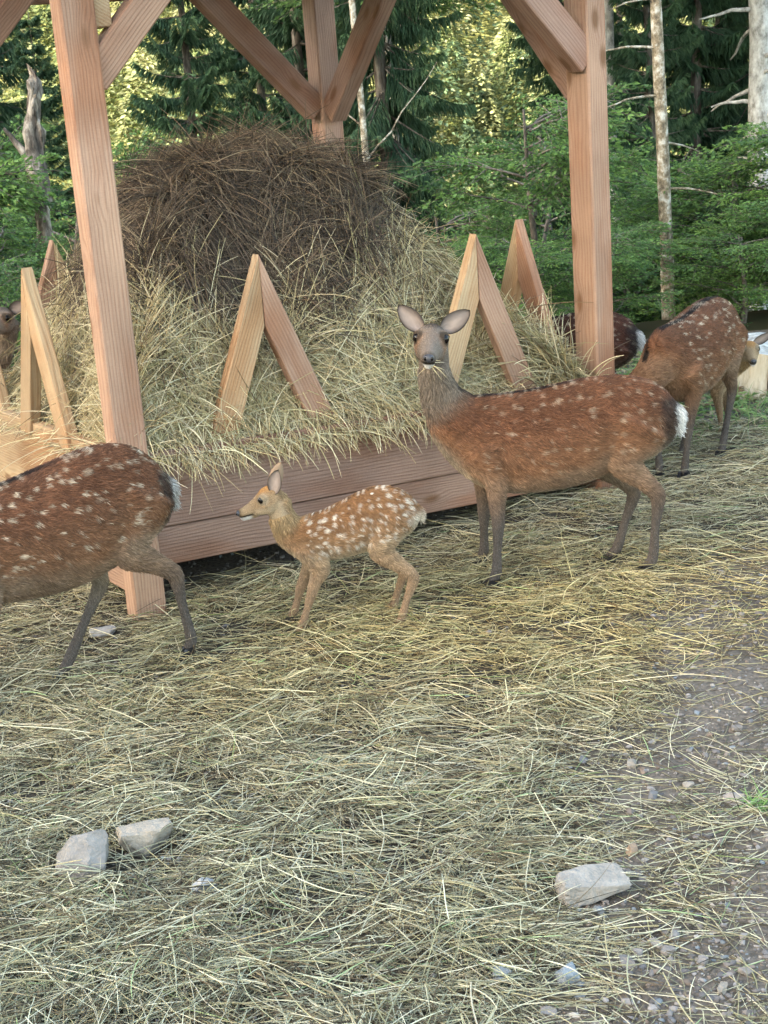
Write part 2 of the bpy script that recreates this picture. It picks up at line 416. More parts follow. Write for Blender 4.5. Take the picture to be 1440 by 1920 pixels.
# trough boards: they sag a little towards the far right corner
def dz(s, t): return -.052*s - .03*t
def board(s0, t0, s1, t1, zlo, zhi, mat, outer, th=.045):
    p0 = fw(s0, t0, (zlo+zhi)/2 + dz(s0, t0)); p1 = fw(s1, t1, (zlo+zhi)/2 + dz(s1, t1))
    off = np.asarray(outer)*(-th/2)
    return beam('trough_board', p0+off, p1+off, zhi-zlo, th, UP, mat, bev=.004)
O_F, O_L, O_R, O_B = -FN, -FU, FU, FN
board(.122, .014, FL-.004, .014, .318, .590, M_WOODR, O_F); board(.122, .020, FL-.004, .020, .175, .314, M_WOODR, O_F)
board(.012, .088, .012, FD-.004, .318, .610, M_WOODY, O_L); board(.018, .088, .018, FD-.004, .175, .314, M_WOODY, O_L)
board(FL+.09, .145, FL+.09, FD-.004, .318, .590, M_WOODR, O_R); board(FL+.084, .145, FL+.084, FD-.004, .175, .314, M_WOODR, O_R)
board(.122, FD+.11, FL-.024, FD+.11, .318, .590, M_WOODR, O_B); board(.122, FD+.104, FL-.024, FD+.104, .09, .314, M_WOODR, O_B)  # back lower board made deeper to block light from behind
# trough floor
for k in range(12):
    t0 = .13 + k*.158
    beam('floor_board', fw(.08, t0, .20+dz(.08, t0)), fw(FL+.02, t0, .20+dz(FL, t0)), .15, .03, FN, M_WOODR)
# ledger block under the front boards at the near post
beam('ledger', fw(.06, .10, .115), fw(.06, FD, .095), .09, .07, UP, M_WOOD)
beam('ledger', fw(FL+.03, .16, .04), fw(FL+.03, FD, .02), .09, .07, UP, M_WOOD)

# pointed frames of two mitred boards, standing on the trough rim
def vframe(s0, t0, along, outer, zap, mat1, mat2, tilt=0.0, spread=.27, th=.045, w_=.108, drop=.66):
    along = np.asarray(along); outer = np.asarray(outer)
    ap = fw(s0, t0, zap) + outer*(-.02)
    for sg, m in ((-1, mat1), (1, mat2)):
        d2 = np.array([sg*spread, -drop]); L = np.linalg.norm(d2); d2 /= L
        ax = along*d2[0] + UP*d2[1]                    # down along the board
        n2 = np.array([-d2[1], d2[0]]) if sg < 0 else np.array([d2[1], -d2[0]])
        # inward normal in the plane (towards the middle of the frame)
        if n2[0]*sg > 0: n2 = -n2
        ay = along*n2[0] + UP*n2[1]
        pts = [(0, 0.0), (sg*spread, -drop), (sg*(spread-w_), -drop), (sg*.002, -.258)]
        loc = [((p[0]*d2[0]+p[1]*d2[1]), (p[0]*n2[0]+p[1]*n2[1])) for p in pts]
        az = np.cross(ax, ay)
        org = ap if az@outer < 0 else ap - outer*th
        prism('pointed_board', loc, th, m, org, ax, ay, bev=.003)
vframe(.640, .02, FU, O_F, 1.205, M_WOODY, M_WOOD)
vframe(1.595, .02, FU, O_F, 1.165, M_WOODY, M_WOOD)
vframe(-.02, .695, FN, O_L, 1.195, M_WOODY, M_WOODY)
vframe(.02, 1.52, FN, O_L, 1.16, M_WOODY, M_WOODY)
vframe(FL+.08, .53, FN, O_R, 1.135, M_WOOD, M_WOODY)
vframe(FL+.08, 1.45, FN, O_R, 1.09, M_WOOD, M_WOODY)
vframe(.64, FD+.09, FU, O_B, 1.15, M_WOOD, M_WOODY)
vframe(1.55, FD+.09, FU, O_B, 1.12, M_WOOD, M_WOODY)

# ------------------------------------------------------------------ hay heap
WX = np.array([-1.6, -1.2, -.8, -.66, -.5, -.3, 0, .28, .46, .58, .70, .86, 1.0, 1.2, 1.5])
WZ = np.array([.60, .68, 1.02, 1.16, 1.33, 1.43, 1.50, 1.46, 1.37, 1.22, 1.14, 1.09, 1.00, .90, .80])
FCX, FCY = -.515, 6.37
def st_of(x, y):
    dx = x-FA[0]; dy = y-FA[1]
    return dx*FU[0]+dy*FU[1], dx*FN[0]+dy*FN[1]
def heap(x, y):
    s, t = st_of(x, y)
    dn = np.minimum(np.minimum(s-.02, FL+.05-s), np.minimum(t-.02, FD+.05-t))
    rim = .575 + dz(s, t)
    r = np.interp(x-FCX, WX, WZ)
    a = np.clip((dn-.02)/.66, 0, 1); g = 1-(1-a)**1.75
    z = rim - .02 + (np.maximum(r, rim+.1)-rim)*g
    z = z + g*(.10*(fbm(x*2.6, y*2.6, 31)-.5) + .13*(fbm(x*6.5, y*6.5, 37, 2)-.5))
    # openings pushed in by muzzles behind the pointed frames
    for (s0, t0, rr, dd) in ((.72, .27, .11, .30), (1.60, .27, .11, .26)):
        z = z - dd*np.exp(-(((s-s0)/rr)**2 + ((t-t0)/(rr*.9))**2))
    return np.where(dn > -.03, z, -2.0), dn

ss = np.linspace(.02, FL+.05, 110); tt = np.linspace(.02, FD+.05, 104)
S, T = np.meshgrid(ss, tt); PX = FA[0]+FU[0]*S+FN[0]*T; PY = FA[1]+FU[1]*S+FN[1]*T
PZ, _ = heap(PX, PY); PZ = PZ-.012
idx = np.arange(S.size).reshape(S.shape)
F = np.stack([idx[:-1, :-1], idx[:-1, 1:], idx[1:, 1:], idx[1:, :-1]], -1).reshape(-1, 4)
hay_o = obj('hay_heap', npmesh('hay_heap', np.stack([PX, PY, PZ], -1).reshape(-1, 3), F), M_HOLE)
tag(hay_o, 'big heap of loose hay filling the wooden feeder, dark brown on top', 'hay', kind='stuff')

STRAW = np.array([[.42, .33, .175], [.68, .60, .40], [.30, .265, .135], [.13, .085, .045], [.56, .465, .275]])
DARK = np.array([[.105, .072, .047], [.062, .044, .031], [.17, .12, .078], [.032, .024, .019], [.28, .215, .14]])
LITTER = np.array([[.36, .30, .165], [.60, .54, .37], [.245, .225, .135], [.125, .09, .05], [.40, .37, .24], [.055, .043, .027]])

def pick(pal, n, p=None):
    c = pal[rng.choice(len(pal), n, p=p)]
    return c*(.72+.5*rng.random((n, 1)))*(1+.08*(rng.random((n, 3))-.5))

def grow(P0, D0, L, k, hf, off, grav, wob):
    """strands that creep over the surface hf: P0 (n,3), D0 (n,3) unit, L (n,), returns (n,k,3)"""
    n = len(P0); P = np.zeros((n, k, 3)); P[:, 0] = P0; d = D0.copy(); st = (L/(k-1))[:, None]
    curl = rng.normal(0, wob, n)
    for i in range(1, k):
        d = d + rng.normal(0, wob*.5, (n, 3))
        c, s = np.cos(curl*1.0), np.sin(curl*1.0)
        d[:, :2] = np.stack([d[:, 0]*c-d[:, 1]*s, d[:, 0]*s+d[:, 1]*c], -1)
        d[:, 2] -= grav
        d = unit(d)
        q = P[:, i-1] + d*st
        h = hf(q[:, 0], q[:, 1]) + off
        low = q[:, 2] < h
        q[:, 2] = np.where(low, h, q[:, 2])
        d = np.where(low[:, None], unit(q-P[:, i-1]), d)
        P[:, i] = q
    return P

def heap_strands(n, smin, smax, tmin, tmax, lmin, lmax, lift, grav, wob, rad, fringe=False):
    s = rng.uniform(smin, smax, n); t = rng.uniform(tmin, tmax, n)
    x = FA[0]+FU[0]*s+FN[0]*t; y = FA[1]+FU[1]*s+FN[1]*t
    z, dn = heap(x, y)
    e = .02
    gx = (heap(x+e, y)[0]-heap(x-e, y)[0])/(2*e); gy = (heap(x, y+e)[0]-heap(x, y-e)[0])/(2*e)
    gx = np.clip(gx, -2.5, 2.5); gy = np.clip(gy, -2.5, 2.5)
    nrm = unit(np.stack([-gx, -gy, np.ones(n)], -1))
    ang = 2*np.pi*2.2*fbm(x*2.6+z*1.3, y*2.6, 51, 2) + rng.normal(0, 1.0, n)
    hd = np.stack([np.cos(ang), np.sin(ang)], -1)
    dwn = unit(np.stack([-gx, -gy], -1)+1e-6)
    mixf = rng.random((n, 1))**2*1.0
    hd = unit(hd + dwn*mixf)
    tz = (hd[:, 0]*gx+hd[:, 1]*gy)
    d = unit(np.concatenate([hd, tz[:, None]], -1)) + nrm*(rng.random((n, 1))*lift - .03)
    px_, py_ = x+hd[:, 0]*lmax*.8, y+hd[:, 1]*lmax*.8
    s2_, t2_ = st_of(px_, py_); outside = (np.minimum(np.minimum(s2_, FL+.07-s2_), np.minimum(t2_, FD-t2_)) < .02) & (rng.random(n) < .93)
    if not fringe: d = np.where(outside[:, None], d*np.array([-1, -1, 1])+np.array([0, 0, .1]), d)
    if fringe:
        out = -FN*1.0
        d = unit(out*(0.25+.35*rng.random((n, 1))) + FU*rng.normal(0, .55, (n, 1)) + UP*rng.normal(.0, .25, (n, 1)))
    d = unit(d)
    off = rng.exponential(.010, n)
    L = rng.uniform(lmin, lmax, n)
    P0 = np.stack([x, y, z+off], -1)
    P = grow(P0, d, L, 6, lambda a, b: heap(a, b)[0], off*.7, grav, wob)
    # colour: old dark hay on the crown, pale fresh hay on the flanks
    zn = z + .16*(fbm(x*3, y*3, 61)-.5)*2
    wx = x-FCX
    dk = sstep(.86, 1.12, zn)*sstep(.66, .44, wx - .25*(1.4-z)) * sstep(-.95, -.6, wx)
    dk = np.maximum(dk, .55*sstep(.86, 1.0, zn)*sstep(.2, -.1, wx))
    c1 = pick(STRAW, n, [.32, .22, .16, .10, .20]); c2 = pick(DARK, n, [.3, .25, .22, .13, .10])
    m = (rng.random(n) < dk)[:, None]
    col = np.where(m, c2, c1)
    rr = rad*(.7+.7*rng.random(n))[:, None]*np.array([1, 1, 1, .9, .75, .4])
    return P, rr, col
parts = [heap_strands(52000, .03, FL+.04, .03, 1.55, .10, .28, .25, .07, .10, .0012),
         heap_strands(9000, .03, FL+.04, .03, 1.7, .18, .36, .50, .10, .08, .0012),
         heap_strands(16000, .03, FL+.03, .02, .50, .12, .32, .35, .12, .10, .0013),
         heap_strands(2600, .10, FL+.02, .025, .09, .05, .19, .1, .34, .07, .0012, fringe=True),
         heap_strands(1400, 1.9, FL+.04, .03, .5, .25, .45, .5, .10, .05, .0017)]
k_ = hair('hay_stalks', np.concatenate([p[0] for p in parts]), np.concatenate([p[1] for p in parts]), np.concatenate([p[2] for p in parts]), M_HAY, hay_o)
k_['kind'] = 'stuff'

# ------------------------------------------------------------------ hay on the ground
def ground_strands(n, lmin, lmax, rad, offs, lift):
    # more samples close to the camera where each stalk shows larger
    y = 2.2 + (7.4-2.2)*rng.random(n)**1.25
    x = (rng.random(n)*2-1)*(.42*y*.75+.45)*1.0 + .05*y
    keep = rng.random(n) < litter_density(x, y)
    x, y = x[keep], y[keep]; n = len(x)
    ang = 2*np.pi*1.3*fbm(x*2.2, y*2.2, 81, 2)+rng.normal(0, 1.25, n)
    d = unit(np.stack([np.cos(ang), np.sin(ang)*.8, rng.normal(.0, lift, n)], -1))
    thick = .030*litter_density(x, y)
    tuft = sstep(.30, .72, fbm(x*5.5, y*5.5, 85, 2)); ld_ = litter_density(x, y)
    off = rng.random(n)**1.5*offs*(.30+ld_*(.35+1.5*tuft))
    keep2 = rng.random(n) < (.32+.80*tuft+.4*(1-ld_)); x, y, off, d, ang, thick = x[keep2], y[keep2], off[keep2], d[keep2], ang[keep2], thick[keep2]; n = len(x)
    P0 = np.stack([x, y, relief(x, y)+off], -1)
    P = grow(P0, d, rng.uniform(lmin, lmax, n), 5, relief, off*.6+.001, .05, .075)
    okk = np.ones(n, bool)
    for (sx_, sy_, sr_) in STONES:
        if sr_ > .02: okk &= ~((np.hypot(P[:, 1:4, 0]-sx_, (P[:, 1:4, 1]-sy_)*1.2) < sr_*.85).any(1)) | (rng.random(n) < .04)
    P, x, y, off = P[okk], x[okk], y[okk], off[okk]; n = len(x)
    yel = sstep(3.7, 4.6, y+.5*(fbm(x*1.5, y*1.5, 83)-.5))*sstep(5.7, 4.7, y)*sstep(-1.3, .1, x)*.8
    grn = sstep(4.2, 3.2, y)
    c = pick(LITTER, n, [.22, .20, .17, .15, .13, .13])
    c = c*(1 + yel[:, None]*np.array([.12, .02, -.25]) + grn[:, None]*np.array([-.06, .0, .06]))
    fresh = (rng.random(n) < .03)[:, None]
    c = np.where(fresh, c*np.array([.66, .92, .66]), c)
    lowf = np.clip(off/offs*1.6, 0, 1)[:, None]
    return P, rad*(.6+.8*rng.random(n))[:, None]*np.array([.9, 1, 1, .8, .4]), c
# ------------------------------------------------------------------ stones
def stone_mesh(name, dims, seed, cuts=9, sub=4, rough=.07):
    r = np.random.default_rng(seed)
    bm = bmesh.new(); bmesh.ops.create_icosphere(bm, subdivisions=sub, radius=1.0)
    V = np.array([v.co[:] for v in bm.verts])
    V = V/(np.abs(V).max(1, keepdims=True)**.8)                # blocky start
    for i in range(cuts):                                   # facet it like a broken stone
        n = unit(r.normal(size=3)); h = r.uniform(.62, 1.0)
        dd = V@n - h; V = V - np.outer(np.maximum(dd, 0), n)
    q = V*3.1
    V = V*(1+rough*(fbm(q[:, 0]+seed, q[:, 1]+q[:, 2]*.7, seed)-.5)[:, None]*2)
    V = V/np.abs(V).max(0)*np.array(dims)/2
    for v, c in zip(bm.verts, V): v.co = c
    F = np.array([[v.index for v in f.verts] for f in bm.faces]); bm.free()
    return V, F
STONES = []
def stone(name, x, y, dims, seed, rz, tone, label, lift=.3, cuts=9, group=None, tilt=0.0):
    V, F = stone_mesh(name, dims, seed, cuts)
    n1 = fbm(V[:, 0]*40+seed, V[:, 1]*40+V[:, 2]*33, seed+3)
    col = np.array(tone)*(.75+.5*n1)[:, None]
    STONES.append((x, y, max(dims[0], dims[1])*.5))
    o = obj(name, npmesh(name, V, F, smooth=False, col=col), M_STONE, None, (x, y, float(relief(np.array(x), np.array(y)))+dims[2]*lift))
    o.rotation_euler = (tilt, 0, rz)
    return tag(o, label, 'stone', group)
GR = (.36, .34, .32)
stone('stone', -.775, 3.19, (.135, .12, .135), 11, .3, (0.23, 0.217, 0.204), 'chunky grey angular stone, largest on the hay, beside a flat pale one', .40, 8)
stone('stone', -.645, 3.315, (.14, .10, .085), 12, .25, (0.323, 0.285, 0.238), 'flat pale beige stone half buried beside the chunky grey one', .36, 7)
stone('stone', -.478, 3.075, (.06, .05, .045), 13, .7, (.36, .37, .38), 'small whitish stone alone in the hay near two bigger stones', .5)
stone('stone', .405, 2.95, (.175, .075, .07), 14, .25, (0.289, 0.268, 0.242), 'long wedge shaped beige stone lying on the gravel', .42, 6)
stone('stone', .815, 3.33, (.055, .04, .03), 15, .1, (.33, .30, .285), 'small flat pinkish grey stone on bare gravel beside a grass tuft', .35)
stone('stone', .30, 2.64, (.055, .045, .04), 16, .4, (.24, .265, .285), 'bluish grey stone on gravel near the long wedge shaped stone', .35)
stone('stone', .17, 2.66, (.06, .04, .03), 17, .9, (.24, .25, .25), 'dark grey flat stone at the edge of hay and gravel', .3)
stone('stone', -1.0, 4.86, (.10, .06, .03), 18, .2, (.28, .265, .25), 'flat grey stone in the hay at the foot of the near feeder post', .5)
stone('stone', .52, 3.12, (.028, .028, .026), 19, .2, (.30, .22, .16), 'small round brown stone on gravel above the wedge stone', .4)
for i, (x, y) in enumerate([(.46, 2.71), (.50, 2.73), (.545, 2.76), (.52, 2.70), (.43, 2.68), (.25, 2.53), (.60, 2.56), (.58, 2.66), (.66, 2.62), (.92, 3.72), (.98, 3.6), (.36, 3.84), (.45, 3.93), (.60, 3.56), (.48, 3.60), (.72, 3.42), (.62, 3.38)]):
    stone('pebble', x, y, (.026+.014*random.random(), .022+.01*random.random(), .018), 40+i, random.random()*3, random.choice([(.22, .20, .185), (.15, .15, .155), (.26, .235, .20)]),
          'small loose pebble lying on the bare gravel at the hay edge', .3, 6, 'pebbles on the gravel')

gs = [ground_strands(125000, .05, .17, .00088, .034, .14), ground_strands(9000, .14, .30, .0011, .045, .20), ground_strands(70000, .02, .06, .0008, .024, .16)]
lit = hair('hay_litter', np.concatenate([p[0] for p in gs]), np.concatenate([p[1] for p in gs]), np.concatenate([p[2] for p in gs]), M_HAY)
tag(lit, 'loose hay trodden flat over the ground around the feeder', 'hay', kind='stuff')

# gravel: thousands of small stones in one sheet
def gravel(n):
    bm = bmesh.new(); bmesh.ops.create_icosphere(bm, subdivisions=1, radius=1.0)
    V0 = np.array([v.co[:] for v in bm.verts]); F0 = np.array([[v.index for v in f.verts] for f in bm.faces]); bm.free()
    y = 2.2+(6.2-2.2)*rng.random(n)**1.6; x = .05*y + (rng.random(n)*2-1)*(.32*y+.45)
    keep = rng.random(n) < (1.05-litter_density(x, y)*.85); x, y = x[keep], y[keep]; n = len(x)
    sz = .0022+.0070*rng.random(n)**4 + .005*(rng.random(n) < .02)
    V = V0[None]*(1+.35*(rng.random((n, len(V0), 1))-.5)*2)*sz[:, None, None]*np.stack([1+.6*rng.random(n), np.ones(n), .5+.4*rng.random(n)], -1)[:, None]
    a = rng.random(n)*6.28; c, s = np.cos(a)[:, None], np.sin(a)[:, None]
    V = np.stack([V[..., 0]*c-V[..., 1]*s, V[..., 0]*s+V[..., 1]*c, V[..., 2]], -1)
    V += np.stack([x, y, relief(x, y)+sz*.25], -1)[:, None]
    pal = .8*np.array([[.25, .22, .20], [.33, .30, .28], [.17, .16, .16], [.42, .38, .33], [.26, .20, .16], [.24, .27, .29]])
    col = pal[rng.choice(6, n, p=[.3, .2, .22, .08, .12, .08])]*(.7+.5*rng.random((n, 1)))
    F = (F0[None]+np.arange(n)[:, None, None]*len(V0)).reshape(-1, 3)
    return npmesh('gravel', V.reshape(-1, 3), F, smooth=False, col=np.repeat(col, len(V0), 0))
tag(obj('gravel', gravel(30000), M_GRAVEL), 'fine grey gravel on the bare ground right of the hay', 'gravel', kind='stuff')

# ------------------------------------------------------------------ deer
def ring_tube(C, A, B, ra, rb, n=20, egg=0.0):
    """closed tube: centres C (k,3), section axes A,B (k,3), radii; hemispherical-ish ends"""
    C = np.asarray(C, float); k = len(C); th = np.linspace(0, 2*np.pi, n, endpoint=False)
    ca, sa = np.cos(th), np.sin(th)
    e = 1 - egg*sa
    V = C[:, None] + A[:, None]*(np.asarray(ra)[:, None]*ca*e)[..., None] + B[:, None]*(np.asarray(rb)[:, None]*sa)[..., None]
    V = V.reshape(-1, 3)
    F = []
    for i in range(k-1):
        for j in range(n):
            F.append((i*n+j, i*n+(j+1) % n, (i+1)*n+(j+1) % n, (i+1)*n+j))
    t0 = unit(C[0]-C[1]); t1 = unit(C[-1]-C[-2])
    V = np.concatenate([V, [C[0]+t0*min(ra[0], rb[0])*.6], [C[-1]+t1*min(ra[-1], rb[-1])*.6]])
    a, b = len(V)-2, len(V)-1
    Ft = [(a, (j+1) % n, j) for j in range(n)] + [(b, (k-1)*n+j, (k-1)*n+(j+1) % n) for j in range(n)]
    return V, F, Ft

def limb(P, ra, rb=None, side=(0, 1, 0), res=7):
    """smooth tapering limb through joints P with radii ra (across 'side') and rb"""
    P = np.asarray(P, float); ra = np.asarray(ra, float); rb = ra if rb is None else np.asarray(rb, float)
    k = len(P); tk = np.arange(k); tt = np.linspace(0, k-1, (k-1)*res+1)
    def cr(arr):
        out = []
        for t in tt:
            i = min(int(t), k-2); f = t-i
            p0, p1, p2, p3 = arr[max(i-1, 0)], arr[i], arr[i+1], arr[min(i+2, k-1)]
            m1, m2 = (p2-p0)*.36, (p3-p1)*.36
            out.append((2*f**3-3*f**2+1)*p1+(f**3-2*f**2+f)*m1+(-2*f**3+3*f**2)*p2+(f**3-f**2)*m2)
        return np.array(out)
    C = cr(P); ra = cr(ra); rb = cr(rb)
    T = unit(np.gradient(C, axis=0)); s = np.asarray(side, float)
    A = unit(s - T*(T@s)[:, None]); B = np.cross(T, A)
    return ring_tube(C, A, B, ra, rb, 16)

class Acc:
    def __init__(s): s.V = []; s.F = []; s.n = 0
    def add(s, t):
        V, F, Ft = t
        s.V.append(V); s.F += [tuple(i+s.n for i in f) for f in F] + [tuple(i+s.n for i in f) for f in Ft]; s.n += len(V)

ADULT = dict(
    torso=[(-.385, .600, .510, .030), (-.355, .655, .455, .070), (-.29, .697, .415, .103), (-.20, .716, .392, .122), (-.10, .716, .360, .134), (0, .704, .332, .140),
           (.10, .688, .325, .137), (.20, .680, .325, .126), (.29, .680, .348, .108), (.36, .684, .395, .088), (.42, .680, .46, .066), (.465, .655, .54, .040)],
    neck=[(.36, 0, .585), (.425, 0, .675), (.447, 0, .76), (.448, 0, .865)], neck_r=[.092, .064, .050, .048], neck_rb=[.105, .073, .054, .052],
    hl=.235, fur=.016, legfur=.006, hs=1.0)
FAWN = dict(
    torso=[(-.262, .405, .365, .020), (-.240, .445, .330, .048), (-.19, .476, .298, .066), (-.14, .484, .286, .073), (-.09, .474, .276, .076), (-.04, .452, .262, .077),
           (.03, .420, .252, .074), (.09, .402, .246, .066), (.14, .394, .258, .055), (.18, .388, .292, .043), (.205, .372, .325, .025)],
    neck=[(.135, 0, .330), (.175, 0, .375), (.193, 0, .420), (.198, 0, .462)], neck_r=[.050, .040, .036, .036], neck_rb=[.058, .045, .038, .036],
    hl=.148, fur=.012, legfur=.007, hs=.148/.235*1.12)
# front/hind legs: shoulder or hip, elbow or stifle, knee or hock, fetlock, hoof
AR_F = [.060, .039, .0195, .0165, .0145]; AR_F2 = [.085, .044, .0215, .0185, .0175]
AR_H = [.070, .049, .0190, .0168, .0150]; AR_H2 = [.118, .064, .0255, .0185, .0175]
FR_F = [.034, .025, .0145, .0120, .0110]; FR_F2 = [.050, .031, .0165, .0135, .0125]
FR_H = [.040, .032, .0145, .0122, .0110]; FR_H2 = [.062, .040, .0195, .0138, .0125]

def leg_tube(acc, J, r1, r2, hind):
    J = [np.asarray(j, float) for j in J]
    a, b, c, d, e = J
    mid = b*.45+c*.55 if hind else b*.5+c*.5
    can = c*.5+d*.5
    rm = (r1[1]*.30+r1[2]*.70)*.96; rm2 = (r2[1]*(.20 if hind else .30)+r2[2]*(.80 if hind else .70))*.98
    rc = min(r1[2], r1[3])*.80; rc2 = min(r2[2], r2[3])*.80
    P = [a, b, mid, c, can, d, e + np.array([0, 0, .012])]
    acc.add(limb(P, [r1[0], r1[1], rm, r1[2], rc, r1[3], r1[4]], [r2[0], r2[1], rm2, r2[2], rc2, r2[3], r2[4]]))

HEAD = [(0.00, .042, .046, -.004), (.10, .054, .058, 0), (.22, .060, .064, .002), (.36, .0600, .060, .000), (.48, .050, .052, -.006), (.60, .039, .043, -.012),
        (.72, .0320, .0350, -.015), (.84, .0290, .0300, -.018), (.94, .0265, .0260, -.019), (1.0, .019, .018, -.018)]

def ear_mesh(name, L, W, col_out, col_in):
    """cupped leaf-shaped shell, base at origin, pointing +z, opening towards +x, thickness real"""
    nu, nv = 15, 11
    U = np.linspace(0, 1, nu); Vv = np.linspace(-1, 1, nv)
    wid = W*np.sin(np.pi*np.clip(U, 0, 1)**.85)**.62; wid[0] = W*.35; wid[-1] = W*.03
    out = []
    for sh in (0, 1):
        for i, u in enumerate(U):
            for v in Vv:
                y = wid[i]*v*.98
                x = .30*W*(1-v*v)*-1*(1-u*.55)*1.3 + .05*L*np.sin(u*2.6)
                r = np.array([x, y, u*L])
                if sh: r = r + np.array([-.0045*(1-.5*u), 0, 0]) * (1 if abs(v) < .999 else .4)
                out.append(r)
    out = np.array(out); n1 = nu*nv; F = []
    for sh in (0, 1):
        for i in range(nu-1):
            for j in range(nv-1):
                a = sh*n1+i*nv+j; q = (a, a+1, a+nv+1, a+nv)
                F.append(q if sh == 0 else q[::-1])
    for i in range(nu-1):
        for j in (0, nv-1):
            a = i*nv+j; q = (a, a+nv, a+nv+n1, a+n1); F.append(q if j == 0 else q[::-1])
    for i in (0, nu-1):
        for j in range(nv-1):
            a = i*nv+j; F.append((a, a+n1, a+1+n1, a+1))
    u = np.tile(np.repeat(U, nv), 2); v = np.tile(np.tile(Vv, nu), 2); inner = np.arange(len(out)) < n1
    streak = .35+1.1*fbm(v*5+u*3, u*9, 4)*sstep(1.0, .35, u)+.25*fbm(v*9, u*4, 8)
    ci = np.array(col_in)[None]*(.45+.75*np.exp(-((v+.15)/.8)**2)*streak)[:, None]
    edge = sstep(.70, .95, np.abs(v)) + sstep(.88, 1, u); edge = np.clip(edge, 0, 1)[:, None]
    ci = ci*(1-edge*.8)
    co = np.array(col_out)[None]*np.ones((len(out), 1))
    return out, np.array(F), np.where(inner[:, None], ci, co)

